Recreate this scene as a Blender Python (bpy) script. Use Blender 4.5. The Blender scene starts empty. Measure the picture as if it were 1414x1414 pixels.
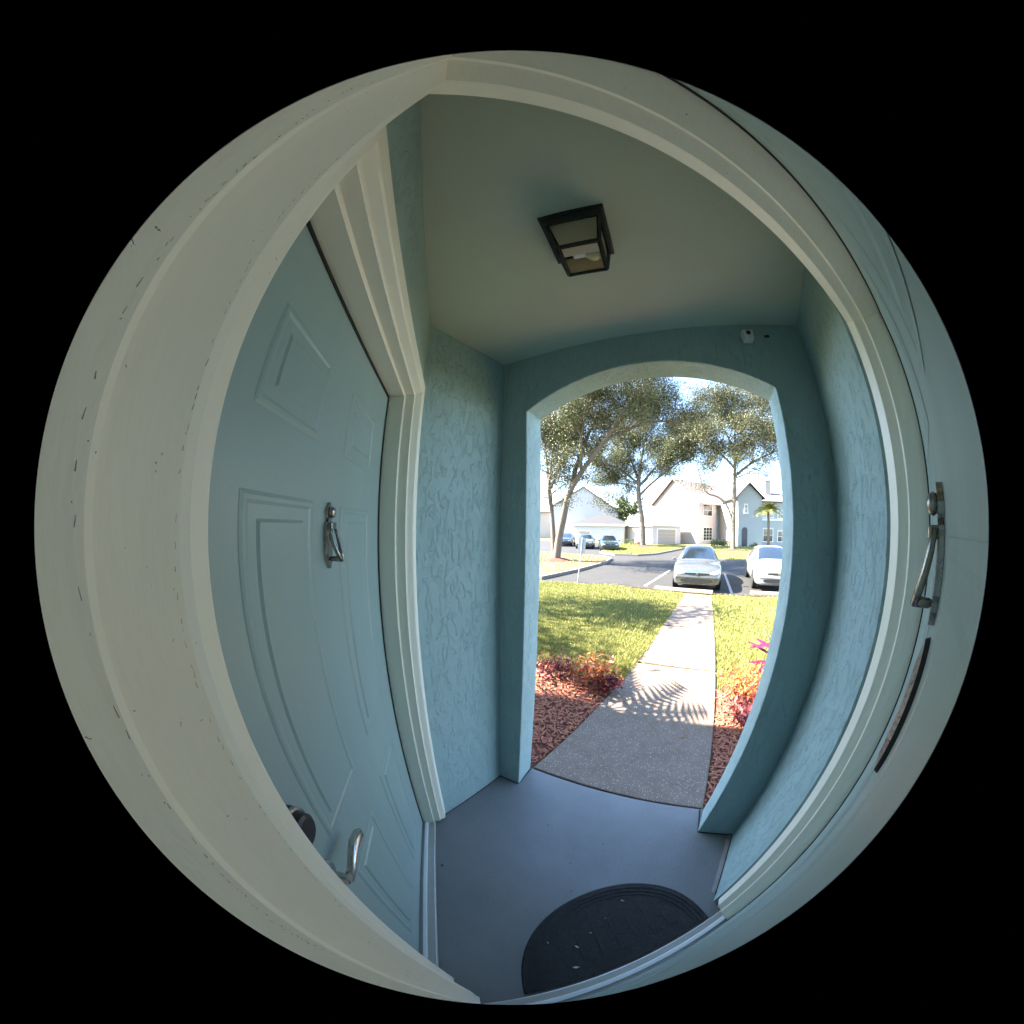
import bpy, bmesh, math, random
import numpy as np
from mathutils import Vector, Matrix
from mathutils.bvhtree import BVHTree

scene = bpy.context.scene
col = scene.collection
rad = math.radians

# ------------------------------------------------------------------ camera
CAM_H = 1.575
cd = bpy.data.cameras.new('Camera')
cam = bpy.data.objects.new('Camera', cd)
col.objects.link(cam)
scene.camera = cam
cd.type = 'PANO'
cd.panorama_type = 'FISHEYE_LENS_POLYNOMIAL'
cd.sensor_fit = 'AUTO'
cd.sensor_width = 36.0
cd.sensor_height = 36.0
cd.fisheye_fov = rad(178.9)
cd.fisheye_polynomial_k0 = 0.0
cd.fisheye_polynomial_k1 = -0.1019702461784292
cd.fisheye_polynomial_k2 = 0.00030906149858817353
cd.fisheye_polynomial_k3 = -4.8670582487677294e-05
cd.fisheye_polynomial_k4 = 3.7029506130516134e-06
cd.shift_y = 21.0 / 1414.0
cd.clip_start = 0.005
cd.clip_end = 2000.0
yaw, pitch, roll = 0.69446, 0.0, -0.01314
Rz = Matrix.Rotation(yaw, 3, 'Z')
Ry = Matrix.Rotation(roll, 3, 'Y')
Rc = Rz @ Ry
m3 = Matrix(((Rc[0][0], Rc[0][2], -Rc[0][1]), (Rc[1][0], Rc[1][2], -Rc[1][1]), (Rc[2][0], Rc[2][2], -Rc[2][1])))
cam.matrix_world = Matrix.Translation((0, 0, CAM_H)) @ m3.to_4x4()

# ------------------------------------------------------------------ sky, sun, exposure
SUN_AZ, SUN_EL = rad(-106.0), rad(42.0)      # azimuth clockwise from +Y
world = bpy.data.worlds.new('World')
scene.world = world
world.use_nodes = True
wn = world.node_tree
bg = wn.nodes['Background']
sky = wn.nodes.new('ShaderNodeTexSky')
sky.sky_type = 'NISHITA'
sky.sun_disc = False
sky.sun_elevation = SUN_EL
sky.sun_rotation = SUN_AZ
sky.air_density = 1.0
sky.dust_density = 0.4
sky.ozone_density = 2.5
wn.links.new(sky.outputs[0], bg.inputs[0])
bg.inputs[1].default_value = 0.1
sd = bpy.data.lights.new('Sun', 'SUN')
sd.energy = 4.2
sd.angle = rad(0.53)
sd.color = (1.0, 0.93, 0.80)
sun = bpy.data.objects.new('Sun', sd)
col.objects.link(sun)
sdir = Vector((math.sin(SUN_AZ) * math.cos(SUN_EL), math.cos(SUN_AZ) * math.cos(SUN_EL), math.sin(SUN_EL)))
sun.rotation_euler = sdir.to_track_quat('Z', 'Y').to_euler()
sun.location = (-10, -4, 12)
vs = scene.view_settings
vs.view_transform = 'Standard'
vs.look = 'None'
vs.exposure = 3.58
vs.gamma = 1.0
scene.cycles.max_bounces = 14
scene.cycles.diffuse_bounces = 8
scene.cycles.glossy_bounces = 4
scene.cycles.transmission_bounces = 6
scene.cycles.transparent_max_bounces = 8
scene.cycles.caustics_reflective = False
scene.cycles.caustics_refractive = False

# ------------------------------------------------------------------ materials
MATS = {}
def mat(name, color, rough=0.6, var=0.15, vscale=6.0, bump=0.0, bscale=40.0, metal=0.0, color2=None,
        coat=0.0, island=False, spec=0.5, transl=0.0, detail=6.0, stretch=None):
    if name in MATS:
        return MATS[name]
    m = bpy.data.materials.new(name)
    m.use_nodes = True
    nt = m.node_tree
    bs = nt.nodes['Principled BSDF']
    bs.inputs['Roughness'].default_value = rough
    bs.inputs['Metallic'].default_value = metal
    bs.inputs['Specular IOR Level'].default_value = spec
    if coat:
        bs.inputs['Coat Weight'].default_value = coat
        bs.inputs['Coat Roughness'].default_value = 0.06
    tc = nt.nodes.new('ShaderNodeTexCoord')
    src = tc.outputs['Object']
    if stretch:
        mp = nt.nodes.new('ShaderNodeMapping')
        mp.inputs['Scale'].default_value = stretch
        nt.links.new(src, mp.inputs[0])
        src = mp.outputs[0]
    ramp = nt.nodes.new('ShaderNodeMix')
    ramp.data_type = 'RGBA'
    c2 = color2 if color2 else tuple(c * (1 - var) for c in color)
    ramp.inputs[6].default_value = (*color, 1)
    ramp.inputs[7].default_value = (*c2, 1)
    if island:
        g = nt.nodes.new('ShaderNodeNewGeometry')
        nt.links.new(g.outputs['Random Per Island'], ramp.inputs[0])
    else:
        n = nt.nodes.new('ShaderNodeTexNoise')
        n.inputs['Scale'].default_value = vscale
        n.inputs['Detail'].default_value = detail
        n.inputs['Roughness'].default_value = 0.62
        nt.links.new(src, n.inputs['Vector'])
        nt.links.new(n.outputs['Fac'], ramp.inputs[0])
        rn = nt.nodes.new('ShaderNodeMapRange')
        rn.inputs[1].default_value = 0.3
        rn.inputs[2].default_value = 0.7
        rn.inputs[3].default_value = max(0.02, rough - 0.1)
        rn.inputs[4].default_value = min(1.0, rough + 0.1)
        nt.links.new(n.outputs['Fac'], rn.inputs[0])
        nt.links.new(rn.outputs[0], bs.inputs['Roughness'])
    nt.links.new(ramp.outputs[2], bs.inputs['Base Color'])
    if bump:
        n2 = nt.nodes.new('ShaderNodeTexNoise')
        n2.inputs['Scale'].default_value = bscale
        n2.inputs['Detail'].default_value = 5
        nt.links.new(src, n2.inputs['Vector'])
        b = nt.nodes.new('ShaderNodeBump')
        b.inputs['Strength'].default_value = bump
        b.inputs['Distance'].default_value = 0.01
        nt.links.new(n2.outputs['Fac'], b.inputs['Height'])
        nt.links.new(b.outputs[0], bs.inputs['Normal'])
    if transl:
        tr = nt.nodes.new('ShaderNodeBsdfTranslucent')
        nt.links.new(ramp.outputs[2], tr.inputs[0])
        mx = nt.nodes.new('ShaderNodeMixShader')
        mx.inputs[0].default_value = transl
        nt.links.new(bs.outputs[0], mx.inputs[1])
        nt.links.new(tr.outputs[0], mx.inputs[2])
        nt.links.new(mx.outputs[0], nt.nodes['Material Output'].inputs[0])
    MATS[name] = m
    return m

def stucco(name, color, strength=0.75):
    """painted knock-down stucco: smooth field with irregular raised, worm-like ridges"""
    if name in MATS:
        return MATS[name]
    m = mat(name, color, rough=0.72, var=0.16, vscale=3.0)
    nt = m.node_tree
    bs = nt.nodes['Principled BSDF']
    tc = nt.nodes.new('ShaderNodeTexCoord')
    mp = nt.nodes.new('ShaderNodeMapping')
    mp.inputs['Scale'].default_value = (1, 1, 0.4)
    nt.links.new(tc.outputs['Object'], mp.inputs[0])
    v = nt.nodes.new('ShaderNodeTexNoise')
    v.inputs['Scale'].default_value = 44
    v.inputs['Detail'].default_value = 6
    v.inputs['Roughness'].default_value = 0.62
    v.inputs['Distortion'].default_value = 0.7
    nt.links.new(mp.outputs[0], v.inputs['Vector'])
    r = nt.nodes.new('ShaderNodeMapRange')
    r.interpolation_type = 'SMOOTHSTEP'
    r.inputs[1].default_value = 0.50
    r.inputs[2].default_value = 0.66
    nt.links.new(v.outputs['Fac'], r.inputs[0])
    n2 = nt.nodes.new('ShaderNodeTexNoise')
    n2.inputs['Scale'].default_value = 180
    nt.links.new(tc.outputs['Object'], n2.inputs['Vector'])
    ad = nt.nodes.new('ShaderNodeMath')
    ad.operation = 'MULTIPLY_ADD'
    ad.inputs[1].default_value = 0.28
    nt.links.new(n2.outputs['Fac'], ad.inputs[0])
    pn_ = nt.nodes.new('ShaderNodeTexNoise'); pn_.inputs['Scale'].default_value = 11; pn_.inputs['Detail'].default_value = 4
    nt.links.new(tc.outputs['Object'], pn_.inputs['Vector'])
    pr_ = nt.nodes.new('ShaderNodeMapRange'); pr_.interpolation_type = 'SMOOTHSTEP'; pr_.inputs[1].default_value = 0.47; pr_.inputs[2].default_value = 0.53; pr_.inputs[4].default_value = 0.4
    nt.links.new(pn_.outputs['Fac'], pr_.inputs[0])
    sm_ = nt.nodes.new('ShaderNodeMath'); sm_.operation = 'ADD'
    nt.links.new(r.outputs[0], sm_.inputs[0]); nt.links.new(pr_.outputs[0], sm_.inputs[1])
    nt.links.new(sm_.outputs[0], ad.inputs[2])
    # grime: irregular stains
    gn = nt.nodes.new('ShaderNodeTexNoise'); gn.inputs['Scale'].default_value = 1.7; gn.inputs['Detail'].default_value = 9; gn.inputs['Roughness'].default_value = 0.7
    nt.links.new(tc.outputs['Object'], gn.inputs['Vector'])
    gr_ = nt.nodes.new('ShaderNodeMapRange'); gr_.inputs[1].default_value = 0.52; gr_.inputs[2].default_value = 0.78; gr_.inputs[4].default_value = 0.35
    nt.links.new(gn.outputs['Fac'], gr_.inputs[0])
    old = bs.inputs['Base Color'].links[0].from_socket
    mx = nt.nodes.new('ShaderNodeMix'); mx.data_type = 'RGBA'; mx.inputs[7].default_value = (color[0] * 0.62, color[1] * 0.6, color[2] * 0.52, 1)
    nt.links.new(gr_.outputs[0], mx.inputs[0]); nt.links.new(old, mx.inputs[6]); nt.links.new(mx.outputs[2], bs.inputs['Base Color'])
    b = nt.nodes.new('ShaderNodeBump')
    b.inputs['Strength'].default_value = strength
    b.inputs['Distance'].default_value = 0.004
    nt.links.new(ad.outputs[0], b.inputs['Height'])
    nt.links.new(b.outputs[0], bs.inputs['Normal'])
    return m

def trim_paint(name, color):
    """old gloss trim paint with flecks and fine vertical cracks"""
    m = mat(name, color, rough=0.42, var=0.10, vscale=9.0, bump=0.12, bscale=60, stretch=(1, 1, 0.25))
    nt = m.node_tree
    bs = nt.nodes['Principled BSDF']
    tc = nt.nodes.new('ShaderNodeTexCoord')
    vo = nt.nodes.new('ShaderNodeTexNoise')
    vo.inputs['Scale'].default_value = 330
    vo.inputs['Detail'].default_value = 3
    vo.inputs['Distortion'].default_value = 0.8
    nt.links.new(tc.outputs['Object'], vo.inputs['Vector'])
    no = nt.nodes.new('ShaderNodeTexNoise')
    no.inputs['Scale'].default_value = 22
    nt.links.new(tc.outputs['Object'], no.inputs['Vector'])
    lt = nt.nodes.new('ShaderNodeMath'); lt.operation = 'GREATER_THAN'; lt.inputs[1].default_value = 0.735
    nt.links.new(vo.outputs['Fac'], lt.inputs[0])
    gt = nt.nodes.new('ShaderNodeMath'); gt.operation = 'GREATER_THAN'; gt.inputs[1].default_value = 0.50
    nt.links.new(no.outputs['Fac'], gt.inputs[0])
    mu = nt.nodes.new('ShaderNodeMath'); mu.operation = 'MULTIPLY'
    nt.links.new(lt.outputs[0], mu.inputs[0]); nt.links.new(gt.outputs[0], mu.inputs[1])
    old = bs.inputs['Base Color'].links[0].from_socket
    mx = nt.nodes.new('ShaderNodeMix'); mx.data_type = 'RGBA'
    mx.inputs[7].default_value = (0.16, 0.145, 0.115, 1)
    nt.links.new(mu.outputs[0], mx.inputs[0])
    nt.links.new(old, mx.inputs[6])
    nt.links.new(mx.outputs[2], bs.inputs['Base Color'])
    return m

WALL_C = (0.33, 0.465, 0.475)
M_stucco = stucco('stucco_paint', WALL_C)
M_ceiling = mat('ceiling_paint', (0.50, 0.56, 0.465), rough=0.8, var=0.07, vscale=2.2, bump=0.15, bscale=90)
M_floor = mat('painted_concrete_floor', (0.235, 0.235, 0.23), rough=0.45, var=0.4, vscale=3.2, bump=0.12, bscale=70)
M_door = mat('door_paint', (0.29, 0.395, 0.385), rough=0.38, var=0.14, vscale=5.0, bump=0.06, bscale=90, stretch=(1, 1, 0.12))
M_trim = trim_paint('cream_trim_paint', (0.90, 0.87, 0.75))
M_crack = mat('paint_crack_dirt', (0.36, 0.33, 0.27), rough=0.9, var=0.4, vscale=60)
M_sill = mat('aluminium_sill', (0.55, 0.54, 0.50), rough=0.4, var=0.3, vscale=14, metal=0.6)
M_rubber = mat('black_rubber', (0.012, 0.012, 0.013), rough=0.7, var=0.3, vscale=30)
M_mat = mat('rubber_doormat', (0.034, 0.033, 0.034), rough=0.85, var=0.5, vscale=60, bump=0.5, bscale=300)
M_pewter = mat('antique_pewter', (0.42, 0.40, 0.37), rough=0.25, var=0.45, vscale=40, metal=1.0)
M_nickel = mat('satin_nickel', (0.52, 0.50, 0.47), rough=0.25, var=0.15, vscale=30, metal=1.0)
M_blackmetal = mat('black_painted_metal', (0.016, 0.015, 0.014), rough=0.45, var=0.5, vscale=25)
M_glass_white = mat('lamp_glass', (0.80, 0.75, 0.62), rough=0.2, var=0.2, vscale=12, transl=0.5)
M_bulb = mat('bulb_glass', (0.75, 0.68, 0.42), rough=0.2, var=0.1, vscale=20, transl=0.3)
M_white_plastic = mat('white_plastic', (0.72, 0.73, 0.72), rough=0.4, var=0.06, vscale=30)
M_concrete = mat('walk_concrete', (0.215, 0.158, 0.117), rough=0.9, var=0.38, vscale=9, bump=0.35, bscale=160, detail=10)
def speckle(m, scale, thr, colr, nscale=6.0, ncut=0.45):
    nt = m.node_tree; bs = nt.nodes['Principled BSDF']
    tc = nt.nodes.new('ShaderNodeTexCoord')
    vo = nt.nodes.new('ShaderNodeTexVoronoi'); vo.inputs['Scale'].default_value = scale; nt.links.new(tc.outputs['Object'], vo.inputs['Vector'])
    no = nt.nodes.new('ShaderNodeTexNoise'); no.inputs['Scale'].default_value = nscale; nt.links.new(tc.outputs['Object'], no.inputs['Vector'])
    lt = nt.nodes.new('ShaderNodeMath'); lt.operation = 'LESS_THAN'; lt.inputs[1].default_value = thr; nt.links.new(vo.outputs['Distance'], lt.inputs[0])
    gt = nt.nodes.new('ShaderNodeMath'); gt.operation = 'GREATER_THAN'; gt.inputs[1].default_value = ncut; nt.links.new(no.outputs['Fac'], gt.inputs[0])
    mu = nt.nodes.new('ShaderNodeMath'); mu.operation = 'MULTIPLY'; nt.links.new(lt.outputs[0], mu.inputs[0]); nt.links.new(gt.outputs[0], mu.inputs[1])
    old = bs.inputs['Base Color'].links[0].from_socket
    mx = nt.nodes.new('ShaderNodeMix'); mx.data_type = 'RGBA'; mx.inputs[7].default_value = (*colr, 1)
    nt.links.new(mu.outputs[0], mx.inputs[0]); nt.links.new(old, mx.inputs[6]); nt.links.new(mx.outputs[2], bs.inputs['Base Color'])
speckle(M_floor, 130, 0.16, (0.09, 0.09, 0.09), 9.0, 0.56); speckle(M_floor, 60, 0.10, (0.36, 0.35, 0.33), 7.0, 0.60)
speckle(M_concrete, 75, 0.24, (0.42, 0.37, 0.32), 30, 0.44); speckle(M_concrete, 100, 0.30, (0.13, 0.105, 0.09), 25.0, 0.46)
M_kerb = mat('kerb_concrete', (0.20, 0.17, 0.148), rough=0.9, var=0.35, vscale=5, bump=0.3, bscale=60)
M_asphalt = mat('asphalt', (0.036, 0.034, 0.033), rough=0.9, var=0.5, vscale=0.9, bump=0.4, bscale=90, detail=12)
M_linepaint = mat('line_paint', (0.42, 0.41, 0.38), rough=0.75, var=0.4, vscale=7, detail=10)
M_soil = mat('lawn_soil', (0.115, 0.12, 0.04), rough=1.0, var=0.5, vscale=2.0, color2=(0.19, 0.16, 0.06), detail=10)
M_grass = mat('grass_blades', (0.13, 0.175, 0.032), rough=0.65, island=True, color2=(0.33, 0.29, 0.095), transl=0.25)
M_litter = mat('leaf_litter_ground', (0.17, 0.10, 0.05), rough=1.0, color2=(0.085, 0.062, 0.028), vscale=5, bump=0.5, bscale=50, detail=12)
M_mulch = mat('red_mulch', (0.27, 0.075, 0.045), rough=0.95, island=True, color2=(0.40, 0.17, 0.09))
M_mulchbase = mat('mulch_bed', (0.17, 0.05, 0.032), rough=1.0, var=0.6, vscale=25, bump=0.6, bscale=60)
M_bark = mat('oak_bark', (0.20, 0.165, 0.13), rough=0.95, color2=(0.07, 0.055, 0.042), vscale=8, bump=0.8, bscale=18, stretch=(1, 1, 0.3))
M_leafA = mat('oak_leaves', (0.034, 0.046, 0.014), rough=0.55, island=True, color2=(0.12, 0.12, 0.042), transl=0.16)
M_leafB = mat('oak_leaves_pale', (0.045, 0.055, 0.02), rough=0.55, island=True, color2=(0.15, 0.145, 0.06), transl=0.18)
M_leafbush = mat('bush_leaves', (0.05, 0.075, 0.02), rough=0.5, island=True, color2=(0.11, 0.13, 0.04), transl=0.2)
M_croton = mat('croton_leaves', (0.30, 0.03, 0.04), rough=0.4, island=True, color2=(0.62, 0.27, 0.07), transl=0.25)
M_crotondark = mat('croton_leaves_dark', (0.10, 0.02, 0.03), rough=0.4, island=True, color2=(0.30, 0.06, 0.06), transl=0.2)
M_cordy = mat('cordyline_leaf', (0.22, 0.012, 0.075), rough=0.35, var=0.7, vscale=9, color2=(0.025, 0.015, 0.03), transl=0.15)
M_palm = mat('palm_fronds', (0.16, 0.19, 0.04), rough=0.5, island=True, color2=(0.36, 0.31, 0.07), transl=0.2)
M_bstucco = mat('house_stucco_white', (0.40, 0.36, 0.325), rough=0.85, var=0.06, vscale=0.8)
M_bshade = mat('house_stucco_shade_tint', (0.55, 0.49, 0.50), rough=0.85, var=0.06, vscale=0.8)  # copy of the house stucco for shaded fronts, shade's lavender put into its colour
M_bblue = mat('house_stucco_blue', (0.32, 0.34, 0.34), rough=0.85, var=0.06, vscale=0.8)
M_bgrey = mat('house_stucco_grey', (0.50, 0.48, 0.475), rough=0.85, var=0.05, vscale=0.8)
M_roofpink = mat('shingle_pink', (0.21, 0.155, 0.132), rough=0.95, var=0.25, vscale=4, bump=0.4, bscale=14, stretch=(1, 1, 3))
M_roofgrey = mat('shingle_grey', (0.045, 0.044, 0.047), rough=0.95, var=0.25, vscale=4, bump=0.4, bscale=14, stretch=(1, 1, 3))
M_gdoor = mat('garage_door_beige', (0.36, 0.31, 0.27), rough=0.7, var=0.1, vscale=3)
M_white = mat('white_trim', (0.74, 0.74, 0.73), rough=0.6, var=0.08, vscale=4)
M_winglass = mat('window_glass', (0.035, 0.045, 0.055), rough=0.06, var=0.2, vscale=1, spec=0.9)
M_darkdoor = mat('dark_front_door', (0.035, 0.035, 0.045), rough=0.4, var=0.2, vscale=4)
M_silver = mat('silver_paint', (0.15, 0.155, 0.16), rough=0.28, var=0.05, vscale=2, metal=0.55, coat=0.8)
M_carwhite = mat('white_paint', (0.36, 0.36, 0.37), rough=0.3, var=0.03, vscale=2, coat=0.8)
M_carblack = mat('black_paint', (0.018, 0.02, 0.024), rough=0.25, var=0.1, vscale=2, coat=0.8)
M_carteal = mat('dark_green_paint', (0.035, 0.05, 0.05), rough=0.25, var=0.1, vscale=2, coat=0.8, metal=0.3)
M_carglass = mat('car_glass', (0.012, 0.018, 0.024), rough=0.04, var=0.1, vscale=1, spec=1.0, coat=1.0)
M_tyre = mat('tyre_rubber', (0.018, 0.018, 0.018), rough=0.85, var=0.3, vscale=10)
M_rim = mat('alloy_rim', (0.45, 0.45, 0.46), rough=0.3, var=0.1, vscale=10, metal=0.9)
M_lens = mat('headlight_lens', (0.30, 0.31, 0.32), rough=0.12, var=0.35, vscale=18, spec=0.8, coat=1.0)
M_dark = mat('dark_plastic', (0.015, 0.015, 0.016), rough=0.55, var=0.3, vscale=10)
M_chrome = mat('chrome', (0.72, 0.72, 0.73), rough=0.12, var=0.05, vscale=10, metal=1.0)
M_galv = mat('galvanised_post', (0.42, 0.43, 0.44), rough=0.5, var=0.25, vscale=14, metal=0.5)
M_signback = mat('sign_plate', (0.50, 0.50, 0.50), rough=0.5, var=0.12, vscale=6)
M_debris = mat('pale_debris', (0.60, 0.57, 0.50), rough=0.8, var=0.2, vscale=30)
M_redleaf = mat('dry_red_leaf', (0.28, 0.04, 0.03), rough=0.7, var=0.4, vscale=30)

# ------------------------------------------------------------------ mesh helpers
class MB:
    def __init__(self, tf=None):
        self.v, self.f, self.tf = [], [], tf
    def add(self, pts, faces):
        o = len(self.v)
        for p in pts:
            p = Vector(p)
            self.v.append(self.tf(p) if self.tf else p)
        self.f += [tuple(i + o for i in f) for f in faces]
        return self
    def box(self, x0, x1, y0, y1, z0, z1):
        p = [(x, y, z) for z in (z0, z1) for y in (y0, y1) for x in (x0, x1)]
        return self.add(p, [(0, 2, 3, 1), (4, 5, 7, 6), (0, 1, 5, 4), (2, 6, 7, 3), (0, 4, 6, 2), (1, 3, 7, 5)])
    def prism(self, poly, z0, z1):
        n = len(poly)
        p = [(x, y, z0) for x, y in poly] + [(x, y, z1) for x, y in poly]
        return self.add(p, [tuple(range(n))[::-1], tuple(range(n, 2 * n))] + [(i, (i + 1) % n, n + (i + 1) % n, n + i) for i in range(n)])
    def hull(self, bottom, top):
        n = len(bottom)
        return self.add(list(bottom) + list(top), [tuple(range(n))[::-1], tuple(range(n, 2 * n))] + [(i, (i + 1) % n, n + (i + 1) % n, n + i) for i in range(n)])
    def tube(self, path, radii, seg=8, caps=True):
        path = [Vector(p) for p in path]
        rings = []
        up = Vector((0, 0, 1))
        prev = None
        for i, p in enumerate(path):
            d = (path[min(i + 1, len(path) - 1)] - path[max(i - 1, 0)]).normalized()
            a = d.cross(up if abs(d.z) < 0.9 else Vector((1, 0, 0))).normalized() if prev is None else (prev - d * prev.dot(d)).normalized()
            prev = a
            b = d.cross(a)
            r = radii[i] if hasattr(radii, '__len__') else radii
            rings.append([p + (a * math.cos(t) + b * math.sin(t)) * r for t in [2 * math.pi * k / seg for k in range(seg)]])
        pts = [q for r in rings for q in r]
        fs = []
        for i in range(len(path) - 1):
            for k in range(seg):
                fs.append((i * seg + k, i * seg + (k + 1) % seg, (i + 1) * seg + (k + 1) % seg, (i + 1) * seg + k))
        if caps:
            fs.append(tuple(range(seg))[::-1])
            fs.append(tuple(range((len(path) - 1) * seg, len(path) * seg)))
        return self.add(pts, fs)
    def lathe(self, prof, center=(0, 0, 0), axis='Z', seg=20):
        c = Vector(center)
        pts = []
        for (r, h) in prof:
            for k in range(seg):
                t = 2 * math.pi * k / seg
                if axis == 'Z': q = Vector((r * math.cos(t), r * math.sin(t), h))
                elif axis == 'Y': q = Vector((r * math.cos(t), h, r * math.sin(t)))
                else: q = Vector((h, r * math.cos(t), r * math.sin(t)))
                pts.append(c + q)
        fs = []
        for i in range(len(prof) - 1):
            for k in range(seg):
                fs.append((i * seg + k, i * seg + (k + 1) % seg, (i + 1) * seg + (k + 1) % seg, (i + 1) * seg + k))
        fs.append(tuple(range(seg))[::-1]); fs.append(tuple(range((len(prof) - 1) * seg, len(prof) * seg)))
        return self.add(pts, fs)
    def build(self, name, material, parent=None, smooth=False, bevel=0.0, recalc=True, center=True, seg=2):
        me = bpy.data.meshes.new(name)
        vs_ = self.v
        if center and vs_:
            lo = Vector([min(v[i] for v in vs_) for i in range(3)]); hi = Vector([max(v[i] for v in vs_) for i in range(3)])
            c = Vector(((lo.x + hi.x) / 2, (lo.y + hi.y) / 2, lo.z))
        else:
            c = Vector((0, 0, 0))
        me.from_pydata([tuple(v - c) for v in vs_], [], self.f)
        bm = bmesh.new(); bm.from_mesh(me)
        if recalc:
            bmesh.ops.recalc_face_normals(bm, faces=bm.faces)
        bm.to_mesh(me); bm.free()
        if smooth:
            me.shade_smooth() if hasattr(me, 'shade_smooth') else [setattr(p, 'use_smooth', True) for p in me.polygons]
        me.materials.append(material)
        o = bpy.data.objects.new(name, me)
        col.objects.link(o)
        if parent is not None:
            o.parent = parent
            pw = ABS[parent.name]
            o.location = c - pw
            ABS[o.name] = c
        else:
            o.location = c
            ABS[o.name] = c
        if bevel:
            md = o.modifiers.new('Bevel', 'BEVEL'); md.width = bevel; md.segments = seg; md.limit_method = 'ANGLE'; md.angle_limit = rad(40)
        return o
ABS = {}
def tag(o, label=None, cat=None, group=None, kind=None):
    if label: o['label'] = label
    if cat: o['category'] = cat
    if group: o['group'] = group
    if kind: o['kind'] = kind
    return o
def empty(name, loc, label=None, cat=None, group=None, kind=None, rz=0.0):
    o = bpy.data.objects.new(name, None)
    o.empty_display_size = 0.1
    col.objects.link(o)
    o.location = loc
    o.rotation_euler = (0, 0, rz)
    ABS[o.name] = Vector(loc)
    return tag(o, label, cat, group, kind)
def copy_tree(o, parent=None):
    c = o.copy(); col.objects.link(c); c.parent = parent
    for ch in o.children:
        copy_tree(ch, c)
    return c
def raw_mesh(name, verts, faces, material, parent=None, smooth=False):
    """numpy verts (n,3), faces (m,k) in world space"""
    me = bpy.data.meshes.new(name)
    verts = np.asarray(verts, np.float32); faces = np.asarray(faces, np.int32)
    c = Vector((float((verts[:, 0].min() + verts[:, 0].max()) / 2), float((verts[:, 1].min() + verts[:, 1].max()) / 2), float(verts[:, 2].min())))
    v = verts - np.array(c, np.float32)
    me.vertices.add(len(v)); me.vertices.foreach_set('co', v.ravel())
    k = faces.shape[1]
    me.loops.add(faces.size); me.loops.foreach_set('vertex_index', faces.ravel())
    me.polygons.add(len(faces)); me.polygons.foreach_set('loop_start', np.arange(0, faces.size, k, dtype=np.int32))
    me.polygons.foreach_set('loop_total', np.full(len(faces), k, np.int32))
    me.update(calc_edges=True); me.validate()
    me.materials.append(material)
    o = bpy.data.objects.new(name, me); col.objects.link(o)
    if parent is not None:
        o.parent = parent; o.location = c - ABS[parent.name]
    else:
        o.location = c
    ABS[o.name] = c
    return o

# ------------------------------------------------------------------ frames of reference
AN = rad(50.516)
Nv = Vector((-math.sin(AN), math.cos(AN), 0)); Tv = Vector((math.cos(AN), math.sin(AN), 0))
def tf_own(p):      # (u along own door, n outward, z)
    return Tv * p.x + Nv * p.y + Vector((0, 0, p.z))
def tf_nbr(p):      # (n along the other door, u outward, z)
    return Nv * p.x + Tv * p.y + Vector((0, 0, p.z))
EA = rad(7.6)
Ev = Vector((math.cos(EA), math.sin(EA), 0)); Fv = Vector((-math.sin(EA), math.cos(EA), 0)); F0 = Vector((-0.88, 0.97, 0))
def tf_arch(p):     # (s along facade, d outward, z)
    return F0 + Ev * p.x + Fv * p.y + Vector((0, 0, p.z))

CEIL = 2.42
# ------------------------------------------------------------------ porch setting
b = MB()
fl = [tf_own(Vector(q)) for q in ((-0.30, -0.03, 0), (0.98, -0.03, 0))] + [Vector((0.60, 1.0, 0)), tf_arch(Vector((1.55, 0.165, 0))), tf_arch(Vector((-0.12, 0.165, 0))), Vector((-0.95, 0.5, 0)), tf_own(Vector((-0.30, 1.0, 0)))]
b.prism([(q.x, q.y) for q in fl], -0.16, 0.0)
tag(b.build('porch_floor', M_floor), 'blue grey painted concrete porch floor in front of the doors', None, kind='structure')
b = MB()
b.prism([(-1.7, 1.02), (-1.7, -0.9), (1.3, -0.9), (1.3, 1.20), (0.55, 1.17), (-0.88, 0.985)], CEIL, CEIL + 0.12)
tag(b.build('porch_ceiling', M_ceiling), 'smooth grey green porch ceiling holding the lantern', None, kind='structure')
b = MB()
b.prism([(-0.878, 0.49), (-0.878, 0.985), (-1.05, 0.985), (-1.05, 0.44)], 0.0, CEIL - 0.002)
tag(b.build('wall_left', M_stucco), 'narrow textured stucco wall between the knocker door and the arch', None, kind='structure')
b = MB()
b.prism([(0.512, 0.755), (0.543, 1.165), (0.72, 1.185), (0.72, 0.70)], 0.0, CEIL - 0.002)
tag(b.build('wall_right', M_stucco), 'textured stucco wall on the side of the small white camera', None, kind='structure')
M_grime = mat('joint_grime', (0.05, 0.048, 0.042), rough=0.95, var=0.5, vscale=40)
b = MB(); b.prism([(-0.8785, 0.50), (-0.874, 0.50), (-0.873, 0.975), (-0.8785, 0.98)], 0.0, 0.004)
tag(b.build('floor_joint', M_grime), None, None, kind='structure')
b = MB(); b.prism([(0.512, 0.79), (0.508, 0.79), (0.538, 1.15), (0.542, 1.155)], 0.0, 0.006)
tag(b.build('floor_joint', M_grime), None, None, kind='structure')
b = MB(tf_arch); b.box(0.0, 0.138, -0.004, 0.002, 0.0, 0.004); b.box(0.134, 0.139, 0.0, 0.16, 0.0, 0.004)
tag(b.build('floor_joint', M_grime), None, None, kind='structure')
b = MB(tf_arch); b.box(1.234, 1.44, -0.005, 0.002, 0.0, 0.005); b.box(1.232, 1.240, 0.0, 0.16, 0.0, 0.005)
tag(b.build('floor_joint', M_grime), None, None, kind='structure')
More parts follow.
